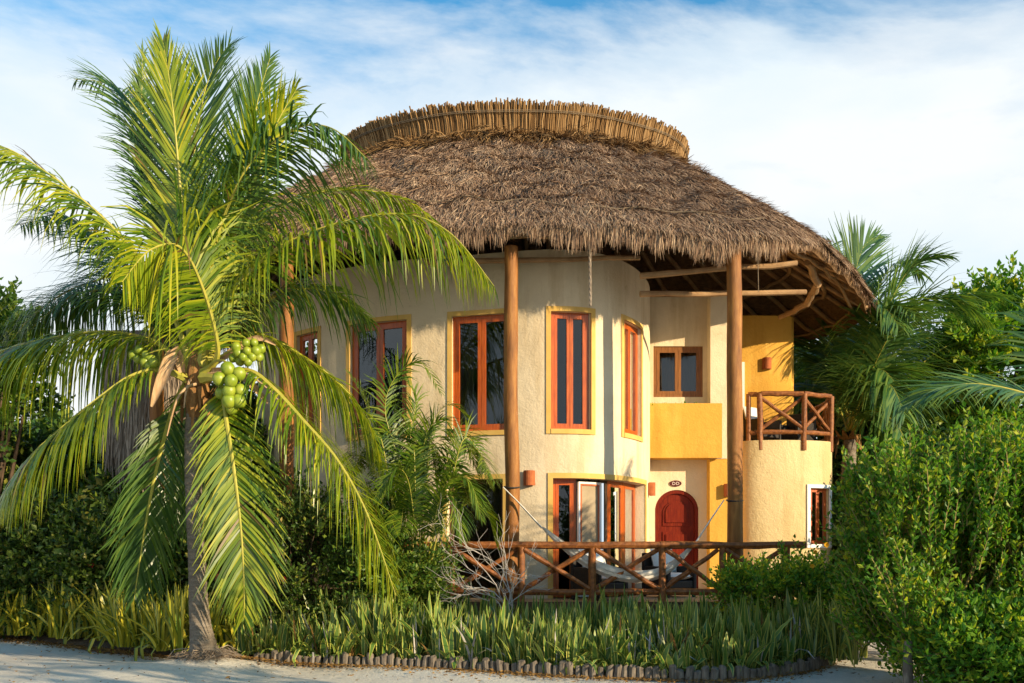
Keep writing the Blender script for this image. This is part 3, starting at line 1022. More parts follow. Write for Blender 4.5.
bal = Geo()
bal.rod((4.90, 20.72, 3.84), (4.90, 20.72, 4.83), .05)
bal = bal.build('balcony_railing', M['log'], villa, smooth=True)
bp = [(4.90, 20.72), (5.13, 20.62), (6.01, 20.6), (6.68, 20.98), (6.90, 21.9), (6.94, 23.1)]
for x, y in bp[1:]:
    log_post(bal, x, y, 3.66, 4.82, .06)
for (x0, y0), (x1, y1) in zip(bp[:-1], bp[1:]):
    log_bar(bal, 'top_rail', (x0, y0, 4.82), (x1, y1, 4.82), .055, seg=5)
    log_bar(bal, 'bottom_rail', (x0, y0, 4.03), (x1, y1, 4.03), .05, seg=5)
    if x1 - x0 > .5 or y1 - y0 > .5:
        log_bar(bal, 'brace', (x0, y0, 4.74), (x1, y1, 4.09), .04)
        log_bar(bal, 'brace', (x0, y0 + .06, 4.09), (x1, y1 + .06, 4.74), .04)

# ------------------------------------------------------------------ lamps, sign
def wall_lamp(s, path, z, label, h=.26, w=.09, back=0.0):
    xy = path.pos(s, .0)
    o = path.pos(s, 1.0) - xy
    root = thing('wall_lamp', (0, 0, 0), label, 'wall lamp', 'terracotta wall lamps')
    g = Geo()
    th = np.linspace(-math.pi / 2, math.pi / 2, 11)
    uu = np.array([-o[1], o[0]])
    ring = [(xy + o * (.02 + .12 * math.cos(a)) + uu * w * 1.15 * math.sin(a)) for a in th]
    P = [[[*p, z - h / 2 + k * h] for p in ring] for k in (0, 1)]
    g.grid(np.array(P))
    ring2 = [(xy + o * (.02 + .105 * math.cos(a)) + uu * w * 1.0 * math.sin(a)) for a in th]
    g.grid(np.array([[[*p, z - h / 2 + k * h] for p in ring2] for k in (0, 1)]))
    for k in (0, 1):
        g.grid(np.array([[[*p, z - h / 2 + k * h] for p in ring], [[*p, z - h / 2 + k * h] for p in ring2]]))
    g.build('shade', M['terracotta'], root, smooth=False)
    g = Geo()
    c = xy + o * .008
    g.box([*c, z], (w * 1.1, .008, h / 2 * .9), [*uu, 0], [*o, 0], (0, 0, 1))
    g.build('back_plate', M['terracotta'], root)
    return root


wall_lamp(PX(529.5), main, 2.86, 'half round terracotta wall lamp left of the curved glass doors')
wall_lamp(PX(646.5) + .25, main, 2.80, 'terracotta wall lamp at the wall corner left of the arched door', w=.06)
wall_lamp(uw.at_px(766.5), uw, 5.87, 'terracotta wall lamp on the ochre wall above the balcony')
pp = Path([(4.06, 20.475), (4.58, 20.475)])
wall_lamp(.33, pp, 2.82, 'terracotta wall lamp on the ochre pier right of the arched door', w=.05)

sg = Geo()
c = at(675.5, 483.5, DY - .012)
th = np.linspace(0, 2 * math.pi, 28, endpoint=False)
sg.prism([(c[0] + .125 * math.cos(a), DY - .004, c[2] + .065 * math.sin(a)) for a in th], (0, -.02, 0))
sgn = sg.build('house_sign', M['sign'])
tag(sgn, 'small dark red oval plaque above the arched front door', 'sign')
g = Geo()
for dx in (-.045, .035):
    k = [(c[0] + dx + .028 * math.cos(a) + .008 * math.cos(2 * a), DY - .026, c[2] + .028 * math.sin(a)) for a in th]
    k2 = [(c[0] + dx + .012 * math.cos(a), DY - .026, c[2] + .012 * math.sin(a)) for a in th]
    g.tube(k + [k[0]], .007, 5, cap=False)
g.build('marking', M['paleink'], sgn)

# ------------------------------------------------------------------ hammock, hanging ropes, chairs
ham = thing('hammock', (0, 0, 0), 'white cotton hammock slung between two wooden columns behind the railing', 'hammock')
hp = [(503, 487), (520, 504), (538, 524), (556, 543), (574, 559), (592, 571), (614, 580), (638, 583), (660, 579), (678, 566), (694, 546), (709, 522), (724, 500)]
HPt = np.array([at(x, y, 16.37 + .02 * math.sin(i * .5)) for i, (x, y) in enumerate(hp)])
hpath = np.array([[np.interp(t, np.linspace(0, 1, 13), HPt[:, k]) for k in range(3)] for t in np.linspace(0, 1, 61)])
for _ in range(4):
    hpath[1:-1] = (hpath[:-2] + 2 * hpath[1:-1] + hpath[2:]) / 4
g = Geo()
mid = hpath[11:51]
k = len(mid)
tm = np.linspace(0, 1, k)
wd = .03 + .155 * np.sin(math.pi * tm) ** .8
u = np.linspace(-1, 1, 34)
T = nrm(np.gradient(mid, axis=0))
Nn = nrm(np.cross(T, [0, 1.0, 0]))
Nn *= np.sign(Nn[:, 2:3])
P = mid[:, None] + np.array([0, 1.0, 0]) * (wd[:, None] * u[None] * .9)[..., None] + Nn[:, None] * ((wd[:, None] * (1.0 * u[None] ** 2)) + .014 * np.sin(u[None] * 19 + tm[:, None] * 3) * np.sin(math.pi * tm)[:, None] ** .3)[..., None]
g.grid(P)
# trailing edge fold on the camera side
P2 = P[:, :10] + np.array([0, -.02, -.0]) - Nn[:, None] * (np.linspace(.10, .0, 10)[None] * np.sin(math.pi * tm)[:, None])[..., None]
g.grid(P2)
g.build('sling', M['hammock'], ham, smooth=True)
for seg in (hpath[:12], hpath[50:]):
    g = Geo()
    for j in range(5):
        f = np.linspace(0, 1, len(seg)) if seg is not hpath[50:] and np.allclose(seg[0], hpath[0]) else np.linspace(1, 0, len(seg))
        off = np.array([0, (j - 2) * .014, abs(j - 2) * .01 - .01])
        g.tube(seg + off * f[:, None], .009, 5)
    g.build('rope', M['hammock'], ham, smooth=True)
g = Geo()
for (x, y), z in zip(COLXY[:2], (HPt[0][2] + .01, HPt[-1][2])):
    a = np.linspace(0, 2 * math.pi, 25)
    r = .13
    g.tube(np.c_[x + r * np.cos(a), y + r * np.sin(a), np.full(25, z) + .02 * np.sin(a)], .014, 6, cap=False)
g.build('column_loop', M['metal'], ham)

for px, y0, y1, Y, r, lab in ((589.5, 236, 306, 16.3, .026, 'frayed grey rope hanging from the front eave beside the middle upper window'),
                              (757.5, 250, 292, 16.6, .014, 'short thin white cord hanging from the eave right of the second column')):
    g = Geo()
    a, b = at(px, y0 - 10, Y), at(px + 1, y1, Y)
    for j in range(3 if r > .02 else 1):
        t = np.linspace(0, 1, 24)
        ph = j * 2.1
        P = a + (b - a) * t[:, None]
        P[:, 0] += .012 * np.cos(t * 30 + ph) * (r > .02)
        P[:, 1] += .012 * np.sin(t * 30 + ph) * (r > .02)
        g.tube(P, r * (.62 if r > .02 else .6) * (1 - .3 * t), 6)
    tag(g.build('hanging_rope', M['rope'] if r < .02 else M['greythatch'], smooth=True), lab, 'rope')


def chair(label, cush):
    root = thing('wicker_chair', (0, 0, 0), label, 'chair', 'dark wicker armchairs')
    def part(nm, *boxes):
        g = Geo()
        for b in boxes:
            g.aabb(*b)
        o = g.build(nm, M['wicker'], root)
        bv = o.modifiers.new('bevel', 'BEVEL'); bv.width = .018; bv.segments = 2
        return o
    part('seat', (-.28, .28, -.30, .28, .16, .30))
    part('backrest', (-.36, .36, .282, .37, .10, .80))
    part('armrest', (-.36, -.282, -.32, .28, .10, .56))
    part('armrest', (.282, .36, -.32, .28, .10, .56))
    for x in (-.32, .32):
        for y in (-.28, .33):
            part('leg', (x - .03, x + .03, y - .03, y + .03, 0, .1))
    return root


def cushion(label, dims, tilt=0):
    g = Geo()
    a, b, c = dims
    uu = np.linspace(-1, 1, 14)
    U, Vv = np.meshgrid(uu, uu, indexing='ij')
    e = (1 - U ** 4) * (1 - Vv ** 4)
    sx = 1 - .06 * (1 - np.abs(Vv)) * 0
    top = np.stack([U * a * (1 - .05 * (1 - U ** 2) * 0), Vv * b, c * e ** .5], -1)
    bot = top.copy(); bot[..., 2] *= -1
    g.grid(top); g.grid(bot[::-1])
    o = g.build('cushion', M['cloth'], smooth=True)
    tag(o, label, 'cushion', 'white seat cushions')
    return o


def copy_tree(o, parent=None):
    c = o.copy(); COL.objects.link(c)
    if parent: c.parent = parent
    for ch in [q for q in bpy.data.objects if q.parent == o]:
        copy_tree(ch, c)
    return c


from mathutils import Matrix
ch0 = chair('dark wicker armchair with white cushions in front of the curved glass doors', None)
s_c = cushion('flat white seat cushion on the wicker armchair by the glass doors', (.27, .29, .07))
b_c = cushion('white back pillow leaning in the wicker armchair by the glass doors', (.27, .22, .09))
CH = [(ch0, s_c, b_c, (1.5, 17.0 + .0, FL0), R(40))]
ch1, s1_, b1_ = copy_tree(ch0), s_c.copy(), b_c.copy()
ch1['label'] = 'dark wicker armchair with white cushions in front of the arched door'
s1_['label'] = 'flat white seat cushion on the wicker armchair by the arched door'
b1_['label'] = 'white back pillow leaning in the wicker armchair by the arched door'
ch2, b2_ = copy_tree(ch0), b_c.copy()
ch2['label'] = 'dark wicker armchair up on the balcony behind its log railing'
b2_['label'] = 'white back pillow in the wicker armchair up on the balcony'
ch3 = copy_tree(ch0)
ch3['label'] = 'dark wicker armchair at the far right end of the balcony, empty'
for o in (s1_, b1_, b2_): COL.objects.link(o)
CH += [(ch1, s1_, b1_, (2.86, 18.1, FL0), R(35)), (ch2, None, b2_, (5.35, 21.6, 3.84), R(40)), (ch3, None, None, (6.2, 22.1, 3.84), R(-50))]
for c, s_, b_, loc, rz in CH:
    Mx = Matrix.Translation(loc) @ Matrix.Rotation(rz, 4, 'Z')
    c.matrix_world = Mx
    if s_: s_.matrix_world = Mx @ Matrix.Translation((0, -.01, .375))
    if b_: b_.matrix_world = Mx @ Matrix.Translation((0, .17, .66)) @ Matrix.Rotation(R(72), 4, 'X')

#@@PLANTS@@
# ------------------------------------------------------------------ fronds and palms
def bez(pts, n):
    P = np.asarray(pts, float)
    pa = Path.__new__(Path)
    k = len(P)
    out = []
    for i in range(k - 1):
        a, b, c, d = P[max(i - 1, 0)], P[i], P[i + 1], P[min(i + 2, k - 1)]
        t = np.linspace(0, 1, 20, endpoint=False)[:, None]
        out.append(.5 * (2 * b + (c - a) * t + (2 * a - 5 * b + 4 * c - d) * t ** 2 + (3 * b - a - 3 * c + d) * t ** 3))
    Q = np.vstack(out + [P[-1:]])
    S = np.concatenate([[0], np.cumsum(np.linalg.norm(np.diff(Q, axis=0), axis=1))])
    s = np.linspace(0, S[-1], n)
    return np.stack([np.interp(s, S, Q[:, j]) for j in range(3)], -1), S[-1]


def frond(parent, pts, leafL=.9, nleaf=75, grav=.5, width=.019, mats=('coco', 'rachis'), r0=.04, start=.16, side=None, spread=55, lift=.15, name='frond', sides=(1, -1), jit=.07, segs=4, wob=4):
    C, L = bez(pts, 60)
    g = Geo()
    t60 = np.linspace(0, 1, 60)
    g.tube(C, r0 * (1 - .9 * t60) * (1 + 1.2 * np.exp(-t60 / .05)), 6, 1)
    T60 = nrm(np.gradient(C, axis=0))
    if side is None:
        h = C[-1] - C[0]
        h[2] = 0
        side = np.cross([0, 0, 1.0], nrm(h))
    side = nrm(np.asarray(side, float))
    for sg in sides:
        t = np.linspace(start, .995, nleaf) + rng.normal(0, .003, nleaf)
        t = np.clip(t, 0, 1)
        P0 = np.stack([np.interp(t, t60, C[:, j]) for j in range(3)], -1)
        T = nrm(np.stack([np.interp(t, t60, T60[:, j]) for j in range(3)], -1))
        S = nrm(side - T * (T @ side)[:, None])
        N = np.cross(T, S)
        N = N * np.where(np.abs(N[:, 2:3]) > .05, np.sign(N[:, 2:3]), 1)
        q = (t - start) / (1 - start)
        prof = np.clip(.5 + 2.2 * q, 0, 1) * np.clip((1.08 - q) * 2.4, .3, 1)
        l = leafL * prof * (1 + rng.normal(0, .09, nleaf)) * np.where(rng.random(nleaf) < .06, .55, 1)
        ang = np.radians(spread - 24 * q + rng.normal(0, wob, nleaf))
        d = nrm(S * sg * np.sin(ang)[:, None] + T * np.cos(ang)[:, None] + N * (lift + rng.normal(0, jit, nleaf))[:, None])
        pts_, hw_ = [P0], []
        cur, dd = P0, d
        gv = grav * np.abs(1 + rng.normal(0, .35, nleaf))[:, None]
        for k in range(segs):
            dd = nrm(dd + np.array([0, 0, -1.0]) * gv * (.5 + k * .5) * (2.0 / segs))
            cur = cur + dd * (l / segs)[:, None]
            pts_.append(cur)
        Pk = np.stack(pts_, 1)
        sv = nrm(np.cross(d, N) + .25 * N)
        wprof = [.55, 1, .9, .6, .08] if segs == 4 else [.7, 1, .7, .1]
        Sk = np.stack([sv * width * wp * (.7 + .3 * prof)[:, None] for wp in wprof], 1)
        g.ribbon(Pk, Sk, 0)
    return g.build(name, [M[mats[0]], M[mats[1]]], parent)


palm = thing('coconut_palm', (0, 0, 0), 'tall leaning coconut palm with green nuts in the foreground beside the snake plants', 'palm tree')
PY = 13.95
g = Geo()
trunk_pts = [at(206, 668, PY), at(203, 645, PY), at(199, 610, PY), at(197, 560, PY), at(194, 500, PY), at(193, 440, PY), at(197, 385, PY + .05), at(198, 350, PY + .1)]
C, L = bez(trunk_pts, 110)
z = C[:, 2]
rad = .105 + .16 * np.exp(-(z + .05) / .28) + .03 * np.exp(-z / 1.2)
rings = .009 * np.abs(np.sin(z * 34 + .5 * np.sin(z * 7)))
g.tube(C, rad + rings + rng.normal(0, .002, 110), 16)
g.build('trunk', M['bark'], palm, smooth=True)
g = Geo()    # root fibres at the foot
n = 420
a = rng.uniform(0, 2 * math.pi, n)
b0 = np.array([C[0][0], PY, 0])
P0 = b0 + np.c_[np.cos(a) * .2, np.sin(a) * .2, rng.uniform(.08, .24, n)]
P2 = b0 + np.c_[np.cos(a) * np.abs(rng.normal(.36, .12, n)), np.sin(a) * np.abs(rng.normal(.34, .1, n)), rng.uniform(.05, .16, n)]
P1 = (P0 + P2) / 2 + np.c_[rng.normal(0, .05, n), rng.normal(0, .05, n), rng.uniform(.0, .07, n)]
sv = nrm(rng.normal(size=(n, 3))) * .006
g.ribbon(np.stack([P0, P1, P2], 1), np.stack([sv, sv, sv * .4], 1))
g.build('root', M['greythatch'], palm)

# fronds: rachis points (px, py, depth offset), leaf length, gravity, kind
FR = [
    # left, high arch
    dict(p=[(193, 372, 0), (165, 295, -.15), (123, 239, -.35), (91, 207, -.5), (46, 172, -.7), (0, 146, -.9), (-40, 150, -1.0)], L=1.0, grav=.62, lift=0, side=(0, 1, .2)),
    dict(p=[(192, 368, .1), (185, 290, .3), (172, 211, .5), (151, 134, .7), (116, 88, .9), (74, 79, 1.0)], L=.9, grav=.22, mats='cocodark'),
    dict(p=[(197, 360, .1), (195, 260, .3), (193, 170, .5), (204, 95, .8), (218, 60, 1.0), (229, 46, 1.1)], L=.85, grav=.05, side=(1, 0, 0), lift=.2, spread=42, mats='cocodark'),
    dict(p=[(193, 360, .0), (186, 260, -.05), (177, 150, -.1), (170, 85, -.1), (163, 42, -.1)], L=.8, grav=.05, side=(1, .5, 0), spread=36),
    dict(p=[(199, 362, .2), (222, 250, .5), (244, 165, .9), (258, 100, 1.3), (270, 58, 1.6)], L=.75, grav=.1, side=(.9, .5, 0), spread=38, mats='cocodark'),
    dict(p=[(200, 362, .0), (224, 270, -.2), (252, 185, -.4), (276, 125, -.5), (296, 90, -.5)], L=.8, grav=.28, side=(.5, 1, .3), spread=45),
    dict(p=[(202, 366, -.1), (214, 250, -.5), (246, 169, -.8), (281, 137, -1.0), (309, 125, -1.1), (337, 131, -1.2), (366, 158, -1.3)], L=1.0, grav=.7, lift=-.05, mats='cocodark'),
    dict(p=[(204, 368, .1), (226, 275, .3), (260, 225, .5), (299, 198, .7), (350, 190, .9), (400, 198, 1.0), (436, 222, 1.1)], L=1.0, grav=.7, lift=-.05),
    dict(p=[(206, 370, 0), (228, 300, -.15), (270, 254, -.3), (330, 226, -.5), (400, 214, -.6), (450, 233, -.7), (494, 286, -.75)], L=1.12, grav=.8, lift=-.08),
    dict(p=[(204, 374, -.2), (218, 352, -.45), (204, 292, -.9), (181, 248, -1.35), (150, 250, -1.7), (122, 282, -1.9)], L=.95, grav=.8, side=(.6, .8, 0)),
    dict(p=[(188, 374, .1), (165, 348, .1), (140, 337, .1), (100, 332, .05), (53, 338, 0), (0, 352, -.1), (-50, 385, -.2)], L=1.12, grav=.85, lift=-.05),
    dict(p=[(190, 380, -.1), (160, 370, -.3), (130, 377, -.5), (98, 399, -.7), (62, 428, -.85), (28, 459, -1.0), (-4, 505, -1.1)], L=1.0, grav=.75, lift=0),
    dict(p=[(203, 378, -.25), (219, 382, -.5), (227, 425, -.75), (234, 470, -.9), (241, 530, -1.0), (244, 585, -1.0), (244, 618, -.95)], L=.74, grav=.2, side=(1, .15, 0), spread=50),
    dict(p=[(190, 380, .1), (176, 402, .05), (163, 443, -.1), (150, 500, -.15), (140, 560, -.15), (134, 600, -.1)], L=.68, grav=.3, side=(1, .5, 0), spread=48, mats='cocodark'),
    dict(p=[(206, 372, .2), (221, 345, .25), (257, 334, .35), (302, 356, .5), (340, 385, .6), (366, 418, .65), (382, 462, .7)], L=1.0, grav=.75, lift=0),
    dict(p=[(205, 377, -.15), (246, 370, -.35), (272, 387, -.5), (302, 419, -.65), (338, 461, -.8), (368, 516, -.9), (396, 596, -1.0)], L=1.0, grav=.7),
    dict(p=[(192, 370, .4), (165, 290, .7), (130, 270, 1.0), (98, 280, 1.2), (66, 292, 1.35), (30, 318, 1.5), (4, 352, 1.6)], L=.95, grav=.75, mats='cocodark'),
    dict(p=[(195, 362, .3), (178, 270, .8), (150, 190, 1.2), (142, 110, 1.4), (143, 55, 1.5)], L=.6, grav=.35, side=(.6, 1, 0), spread=38, mats='cocodark'),
    dict(p=[(192, 368, .5), (150, 300, 1.1), (100, 240, 1.8), (60, 215, 2.3), (20, 225, 2.7)], L=.9, grav=.6, mats='cocodark'),
    dict(p=[(196, 380, .4), (190, 400, .8), (196, 450, 1.1), (204, 530, 1.2)], L=.8, grav=.5, side=(1, -.3, 0), mats='cocodark'),
    dict(p=[(203, 370, .2), (240, 322, .5), (285, 292, .8), (330, 292, 1.0), (372, 322, 1.1)], L=.9, grav=.6, mats='cocodark'),
    dict(p=[(191, 370, .3), (160, 320, .5), (120, 292, .7), (72, 296, .8), (30, 330, .9)], L=.95, grav=.7, mats='cocodark'),
]
for d in FR:
    pts = [at(x, y, PY + .05 + dy) for x, y, dy in d['p']]
    frond(palm, pts, d['L'] * 1.3, 128, d['grav'] * d.get('gm', 1.1), width=.0165, jit=.08, wob=4, mats=(d.get('mats', 'coco'), 'rachis'), side=d.get('side'), spread=d.get('spread', 66) + 4, lift=d.get('lift', .12), r0=.040)

# crown sheaths, spathes, nuts
g = Geo()
for k in range(26):
    a = rng.uniform(0, 2 * math.pi)
    c0 = at(196 + 5 * math.cos(a), 398 + rng.uniform(-16, 8), PY)
    o = np.array([math.cos(a), math.sin(a), 0])
    p = [c0 + o * .04, c0 + o * .16 + [0, 0, .18], c0 + o * rng.uniform(.22, .34) + [0, 0, rng.uniform(.15, .42)]]
    if k % 3 == 0:
        p = [c0 + o * .1, c0 + o * .22 + [0, 0, -.05], c0 + o * .26 + [0, 0, -rng.uniform(.3, .7)]]
    P = np.array(p)[None]
    sv = nrm(np.cross(o, [0, 0, 1.0])) * rng.uniform(.025, .075)
    S = np.stack([sv, sv * .8, sv * .25], 0)[None]
    g.ribbon(P, S)
g.tube([at(197, 418, PY), at(197, 395, PY), at(198, 372, PY), at(198, 345, PY + .05)], [.12, .17, .16, .08], 12)
g.build('fibre_sheath', M['sheath'], palm)


def spathe(pts, w, parent):
    C, L = bez(pts, 16)
    t = np.linspace(0, 1, 16)
    prof = w * np.sin(math.pi * np.clip(t * .85 + .12, 0, 1)) ** .7
    g = Geo()
    T = nrm(np.gradient(C, axis=0))
    s = nrm(np.cross(T, [0, 1.0, .2]))
    n_ = np.cross(T, s)
    u = np.linspace(-1, 1, 7)
    P = C[:, None] + s[:, None] * (prof[:, None] * u[None])[..., None] + n_[:, None] * (prof[:, None] * .7 * u[None] ** 2)[..., None]
    g.grid(P); g.grid((P + n_[:, None] * .008)[::-1])
    g.build('spathe', M['spathe'], parent, smooth=True)


spathe([at(183, 372, PY - .25), at(176, 352, PY - .4), at(163, 380, PY - .5), at(152, 407, PY - .55)], .085, palm)
spathe([at(212, 370, PY - .25), at(240, 374, PY - .45), at(254, 386, PY - .5), at(268, 403, PY - .5)], .06, palm)
spathe([at(212, 366, PY - .1), at(235, 350, PY - .1), at(258, 338, PY - .1), at(276, 345, PY - .1)], .05, palm)


def nut_bunch(parent, nuts, stalk, r, fw=0.0):
    g = Geo()
    g.tube(bez(stalk, 14)[0], np.linspace(.022, .010, 14), 6)
    b = g.build('coconut_bunch', M['rachis'], parent, smooth=True)
    for px, py, dy in nuts:
        g = Geo()
        c = at(px, py, PY - .3 - fw + dy)
        ax = nrm(rng.normal(0, .35, 3) + np.array([0, 0, 1.0]))
        rr = r * rng.uniform(.9, 1.1)
        t = np.linspace(-1, 1, 9)
        pr = rr * np.sqrt(np.maximum(.003, 1 - t ** 2)) * (1 + .06 * t)
        g.tube(c + ax * (t * rr * 1.12)[:, None], pr, 12)
        o = g.build('coconut', M['coconut'], b, smooth=True)
    return b


nut_bunch(palm, [(228, 369, 0), (239, 374, .02), (219, 379, -.05), (231, 381, -.1), (240, 390, 0), (229, 391, -.06), (221, 393, .05), (239, 401, 0), (229, 401, -.04), (232, 408, .06)],
          [at(202, 378, PY), at(214, 362, PY - .45), at(228, 364, PY - .75), at(231, 392, PY - .78)], .086, .5)
nut_bunch(palm, [(236, 347, 0), (246, 343, 0), (254, 343, .05), (238, 353, 0), (247, 351, -.05), (256, 351, 0), (233, 358, .05), (243, 357, -.04), (252, 357, 0), (259, 357, .05), (248, 362, 0), (261, 349, .05), (240, 361, .06)],
          [at(202, 374, PY), at(218, 358, PY - .2), at(236, 350, PY - .25), at(256, 354, PY - .24)], .062, .15)
nut_bunch(palm, [(139, 350, 0), (146, 355, -.03), (151, 359, 0), (138, 359, .05), (145, 362, 0), (154, 363, -.03), (133, 355, .05), (149, 366, 0)],
          [at(192, 374, PY), at(175, 352, PY - .15), at(158, 350, PY - .2), at(142, 357, PY - .24)], .062)
for pts in ([(196, 384, -.2), (186, 388, -.4), (176, 402, -.45), (167, 436, -.45)], [(190, 380, -.2), (186, 392, -.4), (184, 408, -.4)], [(208, 374, -.25), (240, 372, -.5), (262, 384, -.6), (282, 404, -.65)]):
    g = Geo()
    g.tube(bez([at(x, y, PY + d) for x, y, d in pts], 12)[0], np.linspace(.022, .008, 12), 6)
    g.build('dry_stalk', M['spathe'], palm, smooth=True)

# grey hanging thatch beside the far left column
g = Geo()
n = 9000
px = rng.uniform(106, 192, n)
y0 = 330 + 110 * rng.random(n) ** 1.3
y1 = np.interp(px, [106, 125, 150, 165, 192], [450, 480, 505, 495, 470]) + rng.normal(0, 14, n)
Yd = 18.9 + .5 + .35 * np.abs((px - 150) / 38) ** 2 + rng.uniform(-.18, .18, n)
P0 = np.stack([(px - 512) * Yd / F, Yd, CAMZ + (HZ - y0) * Yd / F], -1)
y1 = np.minimum(y1, y0 + rng.uniform(25, 70, n))
P2 = np.stack([(px - 512 + rng.normal(0, 3, n)) * Yd / F, Yd + rng.normal(0, .05, n), CAMZ + (HZ - y1) * Yd / F], -1)
sv = nrm(np.c_[np.ones(n), rng.normal(0, .5, n), np.zeros(n)]) * rng.uniform(.008, .02, n)[:, None]
g.ribbon(np.stack([P0, (P0 + P2) / 2 + rng.normal(0, .03, (n, 3)), P2], 1), np.stack([sv, sv, sv * .3], 1))
hg = g.build('thatch_curtain', M['greythatch'])
tag(hg, 'grey dried thatch hanging in a curtain behind the coconut palm trunk', 'thatch')

# ------------------------------------------------------------------ other palms
def small_palm(label, base, crown, fronds, L, nleaf, mats, r, width, group=None, cat='palm tree', r0=.025, segs=3):
    root = thing('palm_tree', (0, 0, 0), label, cat, group)
    g = Geo()
    C, Ln = bez([base, (np.array(base) + crown) / 2 + rng.normal(0, .04, 3), crown], 50)
    g.tube(C, r * (1 + .05 * np.sin(np.arange(50) * 2.4)) * np.linspace(1.25, .9, 50), 10)
    g.build('trunk', M['bark'], root, smooth=True)
    g = Geo()
    for k in range(14):
        a = rng.uniform(0, 6.28)
        o = np.array([math.cos(a), math.sin(a), 0])
        P = np.array([crown + o * r * .8, crown + o * r * 2 + [0, 0, .1], crown + o * r * 2.5 + [0, 0, rng.uniform(-.5, .3)]])[None]
        sv = nrm(np.cross(o, [0, 0, 1.])) * .06
        g.ribbon(P, np.stack([sv, sv, sv * .3])[None])
    g.build('fibre_sheath', M['sheath'], root)
    for d in fronds:
        frond(root, d['p'], d.get('L', L), nleaf, d.get('grav', .45), width, mats, r0, side=d.get('side'), spread=d.get('spread', 55), segs=segs, lift=d.get('lift', .1))
    return root


def pxf(lst, Y):
    return [at(x, y, Y + d) for x, y, d in lst]


BY = 24.5
bf = [
    dict(p=pxf([(852, 428, 0), (880, 350, -.5), (915, 305, -.8), (955, 300, -1.0), (990, 325, -1.2)], BY), grav=.45),
    dict(p=pxf([(851, 428, 0), (865, 330, .3), (885, 275, .5), (905, 262, .7), (922, 275, .8)], BY), grav=.35),
    dict(p=pxf([(853, 430, 0), (890, 395, .4), (940, 350, .8), (985, 340, 1.0), (1020, 360, 1.2)], BY), grav=.5),
    dict(p=pxf([(851, 428, 0), (845, 380, 1.2), (835, 350, 2.2), (818, 355, 3.0), (800, 385, 3.6)], BY), grav=.6),
    dict(p=pxf([(851, 428, 0), (868, 395, -1.5), (890, 385, -2.4), (905, 415, -3.0)], BY), grav=.6),
    dict(p=pxf([(850, 430, 0), (846, 350, .3), (852, 290, .6), (862, 250, .8), (876, 236, 1)], BY), side=(1, .3, 0), spread=45, grav=.12),
    dict(p=pxf([(852, 428, 0), (872, 350, -.3), (896, 290, -.5), (918, 262, -.7), (946, 256, -.9)], BY), grav=.3, side=(.5, 1, 0)),
    dict(p=pxf([(853, 428, 0), (885, 365, 0), (922, 318, .2), (960, 298, .4), (1004, 296, .6)], BY), grav=.5),
    dict(p=pxf([(850, 428, 0), (838, 370, .8), (822, 335, 1.6), (802, 328, 2.2), (784, 345, 2.6)], BY), grav=.5),
    dict(p=pxf([(850, 428, 0), (870, 375, -.8), (892, 330, -1.6), (905, 310, -2.1), (915, 312, -2.6)], BY), grav=.5),
    dict(p=pxf([(853, 430, 0), (885, 405, -.3), (930, 388, -.6), (975, 380, -.9), (1015, 395, -1.1)], BY), grav=.55),
    dict(p=pxf([(848, 430, 0), (832, 395, 1.0), (810, 385, 2.0), (786, 405, 2.8)], BY), grav=.6),
    dict(p=pxf([(852, 428, 0), (862, 360, -1), (872, 320, -1.8), (884, 308, -2.3), (898, 325, -2.8)], BY), grav=.5),
    dict(p=pxf([(851, 428, 0), (866, 385, -1.0), (882, 370, -1.8), (900, 390, -2.4)], BY), grav=.5),
    dict(p=pxf([(851, 428, 0), (830, 350, 1.0), (822, 280, 1.8), (832, 245, 2.4)], BY), grav=.2, side=(1, 0, 0)),
    dict(p=pxf([(853, 428, 0), (900, 350, 1.2), (935, 330, 2.2), (965, 345, 3.0)], BY), grav=.5),
    dict(p=pxf([(853, 430, 0), (876, 412, -1.0), (900, 430, -1.8), (912, 470, -2.2)], BY), grav=.6),
]
small_palm('green coconut palm standing behind the balcony wing, right of the thatched roof', at(848, 560, BY), at(850, 440, BY), bf, 1.55, 95, ('bgpalm', 'rachis'), .17, .027)
EY = 13.2
ef = [
    dict(p=pxf([(1088, 430, 0), (1058, 408, -.1), (1020, 392, -.3), (975, 384, -.4), (935, 390, -.5), (905, 408, -.55)], EY), grav=.28, L=.75, side=(.25, 1, .5), spread=40),
    dict(p=pxf([(1088, 430, 0), (1060, 380, .5), (1045, 330, .9), (1060, 300, 1.2)], EY), grav=.4),
    dict(p=pxf([(1090, 430, 0), (1120, 380, .3), (1170, 360, .6), (1220, 390, .8)], EY), grav=.5),
    dict(p=pxf([(1088, 432, 0), (1065, 420, -.6), (1045, 425, -1.1), (1020, 460, -1.5)], EY), grav=.5, L=.7),
    dict(p=pxf([(1090, 430, 0), (1110, 360, -.3), (1125, 320, -.5), (1150, 310, -.7)], EY), grav=.4),
]
small_palm('palm mostly out of frame whose long frond reaches over the big shrub from the right', at(1092, 660, EY), at(1090, 435, EY), ef, .8, 70, ('bgpalm', 'rachis'), .10, .017)

